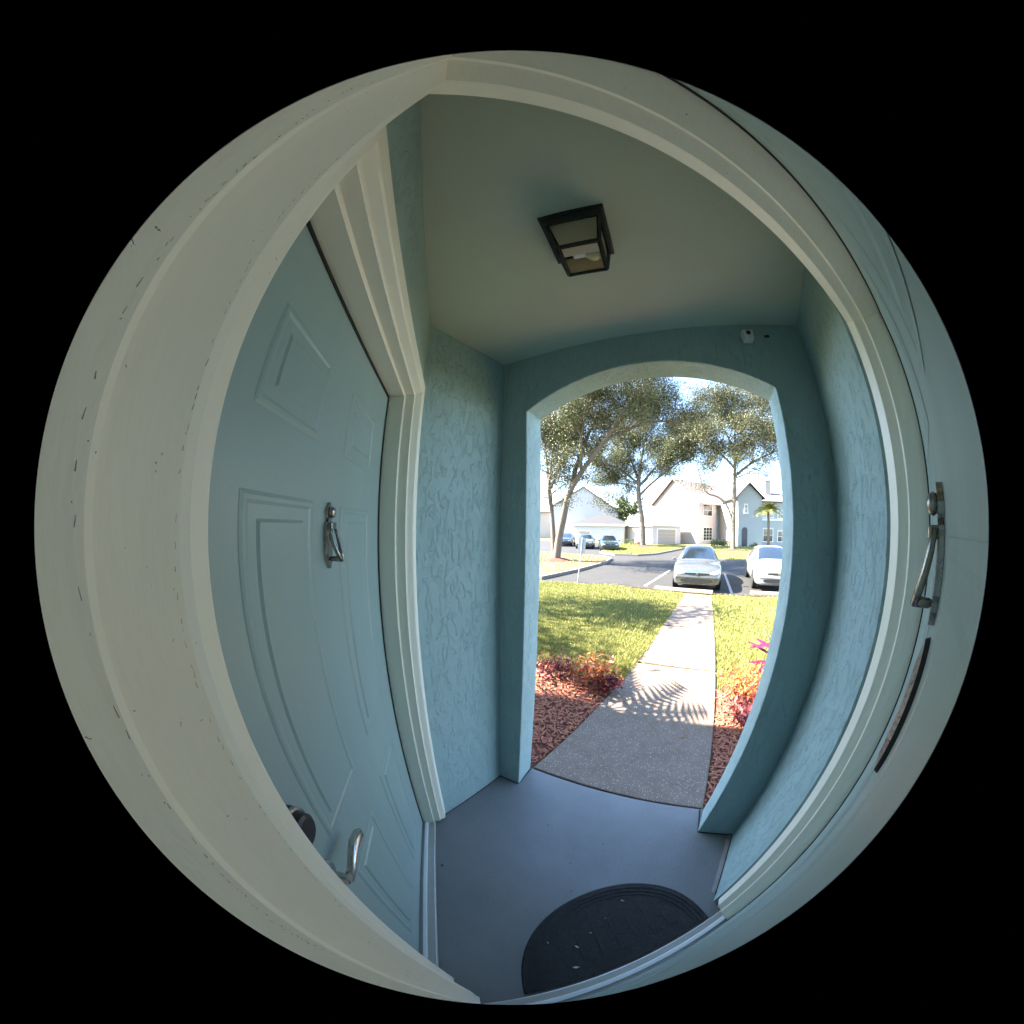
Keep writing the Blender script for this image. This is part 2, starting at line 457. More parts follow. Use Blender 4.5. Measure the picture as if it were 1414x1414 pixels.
# wall over the other door and corner infill
b = MB(tf_nbr)
b.box(0.0, 1.03, -0.33, -0.17, 2.10, CEIL - 0.004)
tag(b.build('wall_over_door', M_stucco), 'stucco strip above the cream head trim of the knocker door', None, kind='structure')
b = MB(tf_own)
b.box(-0.30, 1.05, -0.10, 0.055, 2.155, CEIL - 0.004)
tag(b.build('wall_over_camera', M_stucco), 'stucco strip above the doorway nearest the viewer', None, kind='structure')
# arch wall
b = MB(tf_arch)
n = 28
def arch_pts(s0, s1, zs, zc, d):
    w = (s1 - s0) / 2; rise = zc - zs; R_ = (w * w + rise * rise) / (2 * rise); cz = zc - R_; cs = (s0 + s1) / 2
    a0 = math.asin(w / R_)
    return [(cs + R_ * math.sin(t), d, cz + R_ * math.cos(t)) for t in [-a0 + 2 * a0 * k / n for k in range(n + 1)]]
near = arch_pts(0.138, 1.234, 2.117, 2.262, 0.0)
far = arch_pts(0.127, 1.259, 2.132, 2.275, 0.17)
S0, S1, ZT = -0.17, 1.60, CEIL + 0.10
def face_rows(arc, d):
    r = [(S0, d, -0.05), (arc[0][0], d, -0.05)]
    pts = [(S0, d, -0.05), (S0, d, arc[0][2]), (S0, d, ZT), (arc[0][0], d, -0.05)] + arc + [(arc[-1][0], d, -0.05), (S1, d, -0.05), (S1, d, arc[-1][2]), (S1, d, ZT)] + [(p[0], d, ZT) for p in arc]
    return pts
pn = face_rows(near, 0.0); pf = face_rows(far, 0.17); NP = len(pn)
A0 = 4; A1 = 4 + n; RB_ = A1 + 1; T0 = RB_ + 4
ff = [(0, 3, A0, 1), (1, A0, T0, 2), (RB_, RB_ + 1, RB_ + 2, A1), (A1, RB_ + 2, RB_ + 3, T0 + n)] + [(A0 + k, A0 + k + 1, T0 + k + 1, T0 + k) for k in range(n)]
faces = ff + [tuple(i + NP for i in f)[::-1] for f in ff]
lip = [3] + list(range(A0, A1 + 1)) + [RB_]
faces += [(lip[i], lip[i] + NP, lip[i + 1] + NP, lip[i + 1]) for i in range(len(lip) - 1)]
outer = [0, 1, 2] + [T0 + k for k in range(n + 1)] + [RB_ + 3, RB_ + 2, RB_ + 1]
faces += [(outer[i + 1], outer[i + 1] + NP, outer[i] + NP, outer[i]) for i in range(len(outer) - 1)]
faces += [(3, 3 + NP, NP, 0), (RB_ + 1, RB_ + 1 + NP, RB_ + NP, RB_)]
b.add(pn + pf, faces)
tag(b.build('arch_wall', M_stucco, bevel=0.006), 'painted stucco wall pierced by the segmental arch to the garden', None, kind='structure')

b = MB()
b.prism([(0.490, 0.80), (0.5105, 0.79), (0.5405, 1.155), (0.515, 1.150)], -0.01, 0.003)
tag(b.build('floor_edge_strip', mat('bare_concrete', (0.42, 0.38, 0.35), rough=0.95, var=0.4, vscale=30, bump=0.4, bscale=120)), 'bare concrete strip along the foot of the stucco wall', None, kind='structure')
# ------------------------------------------------------------------ door frames
def door_frame(tf, a0, a1, zt, bd, lipb, offs, base, label, mould_w=0.045, zbot=0.03, extra=None):
    """a0,a1 opening; bd depth of the door face; lipb depth of the outer lip"""
    root = empty('door_frame', base, label, 'door frame', kind='thing')
    D = lipb - bd
    b1, b2 = bd + D * 0.49, bd + D * 0.78
    o1, o2, o3 = offs
    prof = [(bd - 0.05, 0), (b1, 0), (b1, o1 * 0.5), (b1 + 0.004, o1), (b2, o1 + 0.001), (b2, o2), (b2 + 0.004, o2 + 0.003), (lipb - 0.004, o3 - 0.004), (lipb, o3), (lipb, o3 + mould_w), (lipb - 0.006, o3 + mould_w + 0.003), (bd - 0.05, o3 + mould_w + 0.003)]
    for sgn, a in ((-1, a0), (1, a1)):
        m = MB(tf)
        m.hull([(a + sgn * o, bb, zbot) for bb, o in prof], [(a + sgn * o, bb, zt + o - 0.0005) for bb, o in prof])
        jb = m.build('jamb', M_trim, root)
        # broken paint line along the two joints of the moulding
        cr_ = MB(tf); rr = random.Random(int(a * 1000) + 7)
        for bb, o in ((b1, 0.0), (b2, o1 + 0.001)):
            z = zbot + 0.1
            while z < zt - 0.05:
                l = rr.uniform(0.0005, 0.004) * 0.7; w = rr.uniform(0.0001, 0.0003)
                if rr.random() < (0.75 if math.sin(z * 9 + a * 5) > -0.2 else 0.12):
                    x0, x1 = sorted((a + sgn * (o - 0.00015), a + sgn * (o + 0.0006)))
                    c_ = bb - 0.0016 + rr.uniform(-0.0003, 0.0003) + 0.001 * math.sin(z * 41 + bb * 90)
                    q_ = rr.uniform(-0.0004, 0.0004); cr_.hull([(x0, c_ - w / 2, z), (x1, c_ - w / 2, z), (x1, c_ + w / 2, z), (x0, c_ + w / 2, z)], [(x0, c_ - w / 5 + q_, z + l), (x1, c_ - w / 5 + q_, z + l), (x1, c_ + w / 5 + q_, z + l), (x0, c_ + w / 5 + q_, z + l)])
                z += l + rr.uniform(0.0004, 0.006)
        tag(cr_.build('paint_crack', M_crack, jb), kind='stuff')
    m = MB(tf)
    m.hull([(a0 - o, bb, zt + o) for bb, o in prof], [(a1 + o, bb, zt + o) for bb, o in prof])
    m.build('head', M_trim, root)
    # weather strip round the door leaf
    for sgn, a in ((-1, a0), (1, a1)):
        m = MB(tf)
        x0, x1 = sorted((a + sgn * 0.0005, a - sgn * 0.009))
        m.box(x0, x1, bd - 0.03, bd + 0.003, zbot + 0.01, zt)
        m.build('weather_strip', M_rubber, root)
    m = MB(tf); m.box(a0 + 0.010, a1 - 0.010, bd - 0.03, bd + 0.003, zt - 0.009, zt + 0.0005)
    m.build('weather_strip', M_rubber, root)
    # threshold
    m = MB(tf)
    m.box(a0 - o3 * 0.8, a1 + o3 * 0.8, bd - 0.05, bd + D * 0.55, 0.0, zbot)
    th = m.build('threshold', M_sill, root, bevel=0.004)
    m = MB(tf)
    m.box(a0 + 0.002, a1 - 0.002, bd + 0.012, bd + 0.030, zbot + 0.001, zbot + 0.010)
    m.build('sill_strip', M_white, th, bevel=0.003)
    return root

nb_base = tf_nbr(Vector((0.545, -0.27, 0)))
own_base = tf_own(Vector((0.40, -0.02, 0)))
nbr_frame = door_frame(tf_nbr, 0.163, 0.930, 2.033, -0.276, -0.157, (0.010, 0.018, 0.034), nb_base, 'cream painted frame of the door with the lever handle')
own_frame = door_frame(tf_own, -0.070, 0.872, 2.095, -0.027, 0.075, (0.006, 0.012, 0.032), own_base, 'cream frame of the nearest doorway, its head arching over the view', mould_w=0.05, zbot=0.05)
# cream corner post between both frames
b = MB(tf_own)
b.box(-0.272, -0.158, -0.10, 0.062, 0.0, CEIL - 0.006)
tag(b.build('corner_post', M_trim), 'cream corner post where the two door frames meet', 'post')

# ------------------------------------------------------------------ doors
def door_leaf(tf, a0, a1, zb, zt, bd, rows, cols, base, label, hs=1.0):
    root = empty('entry_door', base, label, 'door', kind='thing')
    m = MB(tf); m.box(a0, a1, bd - 0.044, bd, zb, zt)
    m.build('door_leaf', M_door, root, bevel=0.002)
    for (c0, c1) in cols:
        for (z0, z1) in rows:
            m = MB(tf)
            loops = [(0.0, 0.0006), (0.006, 0.0006 + 0.0020 * hs), (0.012, 0.0006 + 0.0021 * hs), (0.017, 0.0006), (0.036, 0.0008), (0.041, 0.0008 + 0.0034 * hs), (0.054, 0.0008 + 0.0037 * hs)]
            pts = []
            for ins, h in loops:
                pts += [(c0 + ins, bd + h, z0 + ins), (c1 - ins, bd + h, z0 + ins), (c1 - ins, bd + h, z1 - ins), (c0 + ins, bd + h, z1 - ins)]
            fs = []
            for i in range(len(loops) - 1):
                for k in range(4):
                    fs.append((4 * i + k, 4 * i + (k + 1) % 4, 4 * i + 4 + (k + 1) % 4, 4 * i + 4 + k))
            e = 4 * (len(loops) - 1)
            fs.append((e, e + 1, e + 2, e + 3)); fs.append((3, 2, 1, 0))
            m.add(pts, fs)
            m.build('panel', M_door, root)
    return root

def knocker(tf, a, z0, bd, root, s=1.0, arm=0.03):
    """back plate with urn finial, strike, and hinged tapered loop; a centre, z0 bottom, height .14*s"""
    H_ = 0.14 * s
    m = MB(tf)
    prof = [(0.0, 0.003), (0.05, 0.006), (0.10, 0.010), (0.16, 0.009), (0.22, 0.014), (0.60, 0.017), (0.70, 0.015), (0.735, 0.008), (0.78, 0.012), (0.86, 0.015), (0.92, 0.011), (0.955, 0.005), (1.0, 0.001)]
    L_ = [(a - w * s, z0 + t * H_) for t, w in prof]; R2 = [(a + w * s, z0 + t * H_) for t, w in prof][::-1]
    poly = L_ + R2
    m.hull([(x, bd + 0.0005, z) for x, z in poly], [(a + (x - a) * 0.8, bd + 0.007, z) for x, z in poly])
    kp = m.build('knocker', M_pewter, root)
    m = MB(tf)
    m.lathe([(0.002, -0.001), (0.010 * s, 0.003), (0.0125 * s, 0.007), (0.010 * s, 0.012), (0.004 * s, 0.014)], (a, bd + 0.004, z0 + 0.85 * H_), 'Y', 18)
    m.build('urn_finial', M_pewter, kp, smooth=True)
    m = MB(tf)
    m.box(a - 0.013 * s, a + 0.013 * s, bd + 0.006, bd + 0.017, z0 + 0.60 * H_, z0 + 0.70 * H_)
    m.build('hinge_block', M_pewter, kp, bevel=0.002)
    for sg in (-1, 1):
        m = MB(tf)
        m.tube([(a + sg * 0.013 * s, bd + 0.010, z0 + 0.68 * H_), (a + sg * 0.0155 * s, bd + 0.010 + (arm - 0.010) * 0.22, z0 + 0.54 * H_), (a + sg * 0.0150 * s, bd + 0.010 + (arm - 0.010) * 0.50, z0 + 0.38 * H_), (a + sg * 0.010 * s, bd + 0.010 + (arm - 0.010) * 0.78, z0 + 0.24 * H_), (a + sg * 0.002 * s, bd + arm, z0 + 0.13 * H_)], [0.0032 * s, 0.0038 * s, 0.0044 * s, 0.0048 * s, 0.0045 * s], 10)
        m.build('loop_arm', M_pewter, kp, smooth=True)
    m = MB(tf)
    m.lathe([(0.003 * s, 0.006), (0.0055 * s, 0.010), (0.006 * s, arm * 0.7), (0.0062 * s, arm + 0.001), (0.003 * s, arm + 0.003)], (a, bd, z0 + 0.15 * H_), 'Y', 14)
    m.build('striker', M_pewter, kp, smooth=True)
    return kp

rows_n = [(0.20, 0.83), (1.005, 1.618), (1.728, 1.893)]
cols_n = [(0.280, 0.480), (0.610, 0.815)]
nd = door_leaf(tf_nbr, 0.169, 0.924, 0.045, 2.028, -0.276, rows_n, cols_n, nb_base, 'teal grey panelled door with pewter knocker and lever handle')
knocker(tf_nbr, 0.545, 1.487, -0.276, nd, 0.95, 0.034)
# deadbolt keypad
m = MB(tf_nbr); m.lathe([(0.035, 0.0006), (0.035, 0.012), (0.031, 0.020), (0.029, 0.034), (0.024, 0.038), (0.002, 0.039)], (0.205, -0.276, 1.155), 'Y', 24)
db = m.build('deadbolt', M_blackmetal, nd, smooth=False)
m = MB(tf_nbr); m.lathe([(0.0355, 0.0125), (0.0362, 0.015), (0.0355, 0.0185), (0.031, 0.0195)], (0.205, -0.276, 1.155), 'Y', 24)
m.build('trim_ring', M_nickel, db)
# lever handle
m = MB(tf_nbr); m.lathe([(0.031, 0.0006), (0.031, 0.006), (0.026, 0.012), (0.013, 0.014), (0.011, 0.045), (0.009, 0.048)], (0.205, -0.276, 0.985), 'Y', 22)
lv = m.build('lever_handle', M_nickel, nd, smooth=False)
m = MB(tf_nbr); m.tube([(0.203, -0.276 + 0.046, 0.985), (0.225, -0.276 + 0.049, 0.990), (0.255, -0.276 + 0.047, 0.997), (0.285, -0.276 + 0.043, 0.993), (0.312, -0.276 + 0.042, 0.983), (0.322, -0.276 + 0.042, 0.981)], [0.010, 0.0085, 0.0095, 0.0115, 0.0115, 0.006], 12)
m.build('lever', M_nickel, lv, smooth=True)

rows_o = [(0.20, 0.83), (1.00, 1.572), (1.70, 1.95)]
cols_o = [(0.055, 0.325), (0.475, 0.745)]
od = door_leaf(tf_own, -0.064, 0.866, 0.062, 2.088, -0.027, rows_o, cols_o, own_base, 'pale teal door seen edge-on with a knocker and an oval plaque', hs=0.5)
knocker(tf_own, 0.400, 1.488, -0.027, od, 0.96, 0.026)
# oval plaque with embossed face
m = MB(tf_own)
oc, oz, ow, oh = 0.400, 1.396, 0.030, 0.080
ring = [(oc + ow * math.cos(t), oz + oh * math.sin(t)) for t in [2 * math.pi * k / 40 for k in range(40)]]
m.hull([(x, -0.0268, z) for x, z in ring], [(oc + (x - oc) * 0.97, -0.0215, oz + (z - oz) * 0.97) for x, z in ring])
pl = m.build('plaque', M_blackmetal, od)
m = MB(tf_own)
ring2 = [(oc + (x - oc) * 0.9, oz + (z - oz) * 0.93) for x, z in ring]; ring3 = [(oc + (x - oc) * 0.6, oz + (z - oz) * 0.7) for x, z in ring]
m.hull([(x, -0.0214, z) for x, z in ring2], [(x, -0.0172, z) for x, z in ring3])
m.build('embossed_face', mat('embossed_pewter', (0.33, 0.32, 0.31), rough=0.35, var=0.5, vscale=60, metal=0.9, bump=1.0, bscale=120), pl)

# ------------------------------------------------------------------ doormat
b = MB(tf_own)
mw, md_ = 0.385, 0.365
mc, mn = 0.455, 0.038
def mat_ring(k, z, nseg=36):
    return [(mc - mw * k * math.cos(math.pi * i / nseg), mn + 0.004 * (1 - k) * 20 * 0.1 + md_ * k * math.sin(math.pi * i / nseg) ** 0.9, z) for i in range(nseg + 1)]
b.hull(mat_ring(1.0, 0.0005), mat_ring(0.985, 0.009))
dm = tag(b.build('doormat', M_mat), 'black half-round rubber doormat against the nearest threshold', 'doormat')
for k0, k1 in ((0.95, 0.925), (0.89, 0.875), (0.84, 0.825)):
    b = MB(tf_own)
    o_, i_ = mat_ring(k0, 0.0092), mat_ring(k1, 0.0092)
    ns = len(o_)
    top = [(x, y, 0.0118) for x, y, z in o_] + [(x, y, 0.0118) for x, y, z in i_]
    pts = o_ + i_ + top
    fs = []
    for i in range(ns - 1):
        fs += [(2 * ns + i, 2 * ns + i + 1, 3 * ns + i + 1, 3 * ns + i), (i, i + 1, 2 * ns + i + 1, 2 * ns + i), (ns + i + 1, ns + i, 3 * ns + i, 3 * ns + i + 1)]
    b.add(pts, fs)
    b.build('raised_rib', M_mat, dm)
for i in range(7):
    b = MB(tf_own)
    a_ = mc - 0.22 + i * 0.073
    b.box(a_, a_ + 0.045, mn + 0.06, mn + 0.16 + 0.05 * math.sin(math.pi * (i + 0.5) / 7), 0.0090, 0.0112)
    b.build('tread_bar', M_mat, dm, bevel=0.001)

# small litter on the mat and floor
random.seed(5)
deb = [(0.20, 0.22, 0.012, 'white'), (0.30, 0.17, 0.012, 'white'), (0.37, 0.21, 0.012, 'white'), (0.45, 0.25, 0.012, 'white'), (0.55, 0.30, 0.012, 'white'), (0.27, 0.09, 0.012, 'white')]
for i, (u, nn, z, c) in enumerate(deb):
    b = MB(tf_own)
    a_ = random.uniform(0, 3.1); l = (0.006, 0.011, 0.006, 0.004, 0.009, 0.014)[i]
    d = Vector((math.cos(a_), math.sin(a_), 0)); e = Vector((-d.y, d.x, 0))
    c0 = Vector((u, nn, z))
    b.hull([c0 - d * l, c0 + e * l * 0.35, c0 + d * l, c0 - e * l * 0.35], [c0 - d * l * 0.9 + Vector((0, 0, 0.002)), c0 + e * l * 0.3 + Vector((0, 0, 0.003)), c0 + d * l * 0.9 + Vector((0, 0, 0.002)), c0 - e * l * 0.3 + Vector((0, 0, 0.003))])
    tag(b.build('paper_scrap', M_debris), ('pale scrap near the far curved rim of the doormat, lever-door side', 'flat pale scrap in the middle of the doormat', 'bright speck at the centre of the doormat', 'tiniest pale dot on the doormat', 'oval pale leaf bit near the doormat rim under the arch', 'largest pale scrap beside the straight edge of the doormat')[i], 'scrap', 'pale scraps on the doormat')
for (x, y, lab) in ((0.515, 0.80, 'small dry red leaf on the floor by the stucco wall foot'), (-0.62, 0.28, 'small dry red leaf on the sill of the lever-handle door')):
    b = MB()
    pts = [(x - 0.012, y, 0.0), (x, y + 0.006, 0.004), (x + 0.013, y + 0.002, 0.007), (x + 0.002, y - 0.007, 0.003)]
    zb = 0.032 if x < 0 else 0.001
    pts = [(p[0], p[1], p[2] + zb) for p in pts]
    b.hull(pts, [(p[0], p[1], p[2] + 0.0015) for p in pts])
    tag(b.build('dry_leaf', M_redleaf), lab, 'leaf')

# ------------------------------------------------------------------ ceiling lantern
LC = Vector((-0.177, 0.492, CEIL)); la = rad(15.0)
def tf_lamp(p):
    c, s = math.cos(la), math.sin(la)
    return LC + Vector((p.x * c - p.y * s, p.x * s + p.y * c, p.z))
lamp = empty('porch_lantern', LC, 'black square flush lantern with pale glass panes on the porch ceiling', 'lantern')
def sq(h, z): return [(-h, -h, z), (h, -h, z), (h, h, z), (-h, h, z)]
m = MB(tf_lamp); m.hull(sq(0.092, -0.001), sq(0.090, -0.016)); m.hull(sq(0.084, -0.0165), sq(0.078, -0.024)); m.build('ceiling_plate', M_blackmetal, lamp)
zt_, zb_, ht, hb = -0.026, -0.135, 0.074, 0.054
for sx, sy in ((-1, -1), (1, -1), (1, 1), (-1, 1)):
    m = MB(tf_lamp); m.tube([(sx * ht, sy * ht, zt_), (sx * hb, sy * hb, zb_)], 0.006, 4); m.build('corner_bar', M_blackmetal, lamp)
for z, h, r in ((zt_ - 0.003, ht, 0.007), (zb_, hb, 0.0065)):
    for k in range(4):
        p, q = sq(h, z)[k], sq(h, z)[(k + 1) % 4]
        m = MB(tf_lamp); m.tube([p, q], r, 4); m.build('edge_bar', M_blackmetal, lamp)
for k in range(4):
    p0, p1 = Vector(sq(ht - 0.004, zt_)[k]), Vector(sq(ht - 0.004, zt_)[(k + 1) % 4]); q0, q1 = Vector(sq(hb - 0.004, zb_)[k]), Vector(sq(hb - 0.004, zb_)[(k + 1) % 4])
    m = MB(tf_lamp); nrm = (p1 - p0).cross(q0 - p0).normalized() * 0.002
    m.hull([p0, p1, q1, q0], [p0 + nrm, p1 + nrm, q1 + nrm, q0 + nrm]); m.build('glass_pane', M_glass_white, lamp)
m = MB(tf_lamp); m.box(-0.026, 0.014, -0.007, 0.007, -0.122, -0.108); m.build('socket', M_white_plastic, lamp)
m = MB(tf_lamp); m.lathe([(0.006, 0.012), (0.010, 0.018), (0.022, 0.032), (0.025, 0.044), (0.020, 0.058), (0.004, 0.064)], (-0.012, 0.004, -0.112), 'X', 18); m.build('bulb', M_bulb, lamp, smooth=True)
m = MB(tf_lamp); m.box(-0.047, 0.047, -0.047, -0.018, -0.139, -0.137); m.build('bottom_strip', M_glass_white, lamp)

# ------------------------------------------------------------------ small white camera on the arch wall
sc_c = tf_arch(Vector((1.165, -0.001, 2.338)))
scam = empty('security_camera', sc_c, 'small white security camera on the dark wall above the arch', 'camera')
def tf_sc(p): return sc_c + Ev * p.x * 1.45 + Fv * p.y * 1.45 + Vector((0, 0, p.z * 1.45))
m = MB(tf_sc); m.hull([(-0.014, -0.034, -0.020), (0.014, -0.034, -0.020), (0.014, -0.006, -0.017), (-0.014, -0.006, -0.017)], [(-0.017, -0.036, 0.012), (0.017, -0.036, 0.012), (0.017, -0.006, 0.014), (-0.017, -0.006, 0.014)]); m.build('housing', M_white_plastic, scam, bevel=0.004)
m = MB(tf_sc); m.tube([(0, -0.012, 0.0), (0, 0.001, 0.004)], 0.008, 10); m.build('mount', M_white_plastic, scam)
m = MB(tf_sc); m.lathe([(0.007, -0.0365), (0.007, -0.038), (0.001, -0.0385)], (0, 0, 0.0), 'Y', 14); m.build('lens', M_dark, scam)
b = MB(tf_arch); b.hull([(1.253, -0.0005, 2.352), (1.278, -0.0005, 2.352), (1.276, -0.0005, 2.360), (1.255, -0.0005, 2.360)], [(1.256, -0.012, 2.353), (1.275, -0.012, 2.353), (1.274, -0.010, 2.358), (1.257, -0.010, 2.358)])
tag(b.build('cable_clip', M_dark), 'small dark clip beside the white security camera', 'clip')

# ------------------------------------------------------------------ own building outside the porch
bl = empty('apartment_building', tf_arch(Vector((0.7, 0.1, -0.1))), 'stucco apartment building that holds the porch and its arch', 'building')
for (s0, s1, z0, z1) in ((-7.0, S0 - 0.002, -0.35, 5.1), (S1 + 0.002, 7.5, -0.35, 5.1), (S0 - 0.0015, S1 + 0.0015, ZT + 0.002, 5.1)):
    m = MB(tf_arch); m.box(s0, s1, 0.003, 0.168, z0, z1); m.build('wall', M_stucco, bl)
m = MB(tf_arch); m.box(-7.0, -6.85, -8, 0.0, -0.35, 5.1); m.build('side_wall', M_stucco, bl)
m = MB(tf_arch); m.box(7.35, 7.5, -8, 0.0, -0.35, 5.1); m.build('side_wall', M_stucco, bl)
m = MB(tf_arch); m.box(-7.0, 7.5, -8.15, -8.0, -0.35, 5.1); m.build('back_wall', M_stucco, bl)
m = MB(tf_arch); m.hull([(-7.3, -8.4, 5.1), (7.8, -8.4, 5.1), (7.8, 0.30, 5.1), (-7.3, 0.30, 5.1)], [(-7.3, -8.4, 5.28), (7.8, -8.4, 5.28), (7.8, 0.30, 5.28), (-7.3, 0.30, 5.28)]); rf = m.build('roof', M_roofpink, bl)


# ================================================================== OUTDOORS
LOT = -0.45
def gz(y):
    if y < 1.3: return -0.045
    if y < 9.3: return -0.045 - (y - 1.3) * 0.0505
    return -0.449
rng = np.random.default_rng(11)

# ground sheet: follows the slope of the lawn, then runs out flat to the horizon
ys = [-60, -9, 1.0, 1.3, 3, 5, 7, 9.3, 12, 30, 80, 300, 900]
xs = [-900, -200, -60, -20, -8, -4, 0, 4, 8, 20, 60, 200, 900]
pts = [(x, y, gz(y) - (0.03 if y > 9.2 else 0.012)) for y in ys for x in xs]
fs = [(j * len(xs) + i, j * len(xs) + i + 1, (j + 1) * len(xs) + i + 1, (j + 1) * len(xs) + i) for j in range(len(ys) - 1) for i in range(len(xs) - 1)]
b = MB(); b.add(pts, fs)
tag(b.build('ground', M_soil, center=False), 'sloping lawn ground that runs out to the far street', None, kind='structure')
# parking lot
b = MB(); b.add([(-60, 9.2, LOT), (-5.75, 8.4, LOT), (-4.6, 9.15, LOT), (-3.3, 9.62, LOT), (30, 9.75, LOT), (60, 36, LOT), (-60, 36, LOT)], [(0, 1, 2, 3, 4, 5, 6)])
tag(b.build('parking_lot', M_asphalt, center=False), 'grey asphalt parking lot between the lawn and the far houses', None, kind='structure')
# painted bay lines
for (x0, y0, x1, y1, w) in ((-2.17, 10.0, -1.85, 14.4, 0.10), (0.97, 9.85, 0.95, 14.2, 0.10), (4.1, 9.9, 3.8, 14.4, 0.10)):
    d = Vector((x1 - x0, y1 - y0, 0)).normalized(); e = Vector((d.y, -d.x, 0)) * w / 2
    b = MB(); z = LOT + 0.005
    b.add([(x0 - e.x, y0 - e.y, z), (x0 + e.x, y0 + e.y, z), (x1 + e.x, y1 + e.y, z), (x1 - e.x, y1 - e.y, z)], [(0, 1, 2, 3)])
    tag(b.build('bay_line_marking', M_linepaint), None, None, kind='structure')
# walk: separate slabs with open joints
walk = empty('garden_path', (-0.2, 5, -0.25), 'sunlit concrete walk from the porch to the parked silver car', None, kind='structure')
def pl_(y): return -0.775 + 0.02 * (y - 1.2) if y < 2.2 else -0.755 + (y - 2.2) * 0.017
def pr_(y): return 0.345 - (y - 1.2) * 0.012
joints = [1.13, 3.42, 5.35, 7.2, 9.12]
for i in range(4):
    y0, y1 = joints[i] + (0.02 if i == 0 else 0.006), joints[i + 1] - 0.006
    e0 = 0.13 if i == 0 else 0.02
    L0, R0 = (pl_(y0), y0 + 0.04), (pr_(y0), y0 + (0.185 if i == 0 else 0.10))
    L1, R1 = (pl_(y1), y1 - 0.02), (pr_(y1), y1 + 0.09)
    def zz(p): return gz(p[1]) + 0.018
    q = [L0, R0, R1, L1]
    b = MB(); b.hull([(p[0], p[1], zz(p) - 0.10) for p in q], [(p[0], p[1], zz(p)) for p in q])
    b.build('slab', M_concrete, walk, bevel=0.008)

# grass: single blades, denser near the porch
def scatter_poly(n, poly):
    poly = np.array(poly, float); lo, hi = poly.min(0), poly.max(0); out = []
    tot = 0
    while tot < n:
        p = rng.uniform(lo, hi, (n * 2, 2))
        inside = np.zeros(len(p), bool); j = len(poly) - 1
        for i in range(len(poly)):
            xi, yi = poly[i]; xj, yj = poly[j]
            c = ((yi > p[:, 1]) != (yj > p[:, 1])) & (p[:, 0] < (xj - xi) * (p[:, 1] - yi) / (yj - yi + 1e-12) + xi)
            inside ^= c; j = i
        p = p[inside]; out.append(p); tot += len(p)
    return np.concatenate(out)[:n]
gzv = np.vectorize(gz)
def grass(polys, zfun, hmin=0.03, hmax=0.075, w=0.009):
    V = []
    for n, poly in polys:
        p = scatter_poly(n, poly)
        h = rng.uniform(hmin, hmax, n) * (0.7 + 0.6 * (np.sin(p[:, 0] * 3.1 + 1.7 * np.sin(p[:, 1] * 1.3)) * 0.5 + 0.5))
        a = rng.uniform(0, 2 * np.pi, n); t = rng.uniform(0, 2 * np.pi, n); lean = rng.uniform(0.2, 1.0, n) * h
        z = zfun(p[:, 1]) - 0.015
        ww = w * (0.6 + 0.12 * p[:, 1])
        v0 = np.stack([p[:, 0] - np.cos(a) * ww, p[:, 1] - np.sin(a) * ww, z], 1)
        v1 = np.stack([p[:, 0] + np.cos(a) * ww, p[:, 1] + np.sin(a) * ww, z], 1)
        v2 = np.stack([p[:, 0] + np.cos(t) * lean, p[:, 1] + np.sin(t) * lean, z + h + 0.015], 1)
        V.append(np.stack([v0, v1, v2], 1).reshape(-1, 3))
    V = np.concatenate(V); return V, np.arange(len(V)).reshape(-1, 3)
V, F = grass([(60000, [(-0.74, 2.7), (-0.73, 4.5), (-3.6, 4.5), (-2.3, 2.7)]), (60000, [(-0.72, 4.4), (-0.64, 9.15), (-3.2, 9.5), (-4.6, 9.0), (-5.9, 8.2), (-3.4, 4.4)]), (14000, [(0.36, 3.0), (0.32, 5.0), (1.6, 5.0), (0.9, 3.0)]), (22000, [(0.31, 4.9), (0.26, 9.25), (3.2, 9.6), (1.55, 4.9)]), (26000, [(0.9, 3.0), (1.6, 5.0), (3.2, 9.6), (7.0, 9.6), (6.0, 3.2)]), (24000, [(-2.3, 2.7), (-3.6, 4.5), (-5.9, 8.2), (-9.0, 8.0), (-8.0, 2.7)])], gzv)
go = raw_mesh('lawn_grass', V, F, M_grass)
tag(go, 'short sunlit lawn on both sides of the walk', 'grass', kind='stuff')

# mulch beds by the porch
for poly, lab in (([(-0.79, 1.20), (-0.75, 2.75), (-2.4, 2.75), (-3.2, 0.95)], 'red mulch bed by the walk under the croton with dark fallen shade'), ([(0.355, 1.38), (0.345, 3.05), (1.6, 3.2), (2.2, 1.65)], 'red mulch bed by the walk below the spiky cordyline')):
    p = scatter_poly(5200, poly); nn = len(p)
    z = gzv(p[:, 1]) + rng.uniform(0.0, 0.022, nn)
    a = rng.uniform(0, np.pi, nn); l = rng.uniform(0.012, 0.034, nn); w = rng.uniform(0.003, 0.008, nn); tl = rng.uniform(-0.4, 0.4, nn)
    dx, dy = np.cos(a), np.sin(a)
    c = np.stack([p[:, 0], p[:, 1], z], 1); D = np.stack([dx * l, dy * l, tl * l], 1); E_ = np.stack([-dy * w, dx * w, rng.uniform(-0.3, 0.3, nn) * w], 1)
    V = np.stack([c - D - E_, c + D - E_, c + D + E_, c - D + E_], 1).reshape(-1, 3)
    o = raw_mesh('mulch', V, np.arange(len(V)).reshape(-1, 4), M_mulch)
    tag(o, lab, 'mulch', kind='stuff')
    b = MB(); b.add([(x, y, gz(y) - 0.003) for x, y in poly], [tuple(range(len(poly)))])
    tag(b.build('mulch_bed_ground', M_mulchbase), None, None, kind='structure')

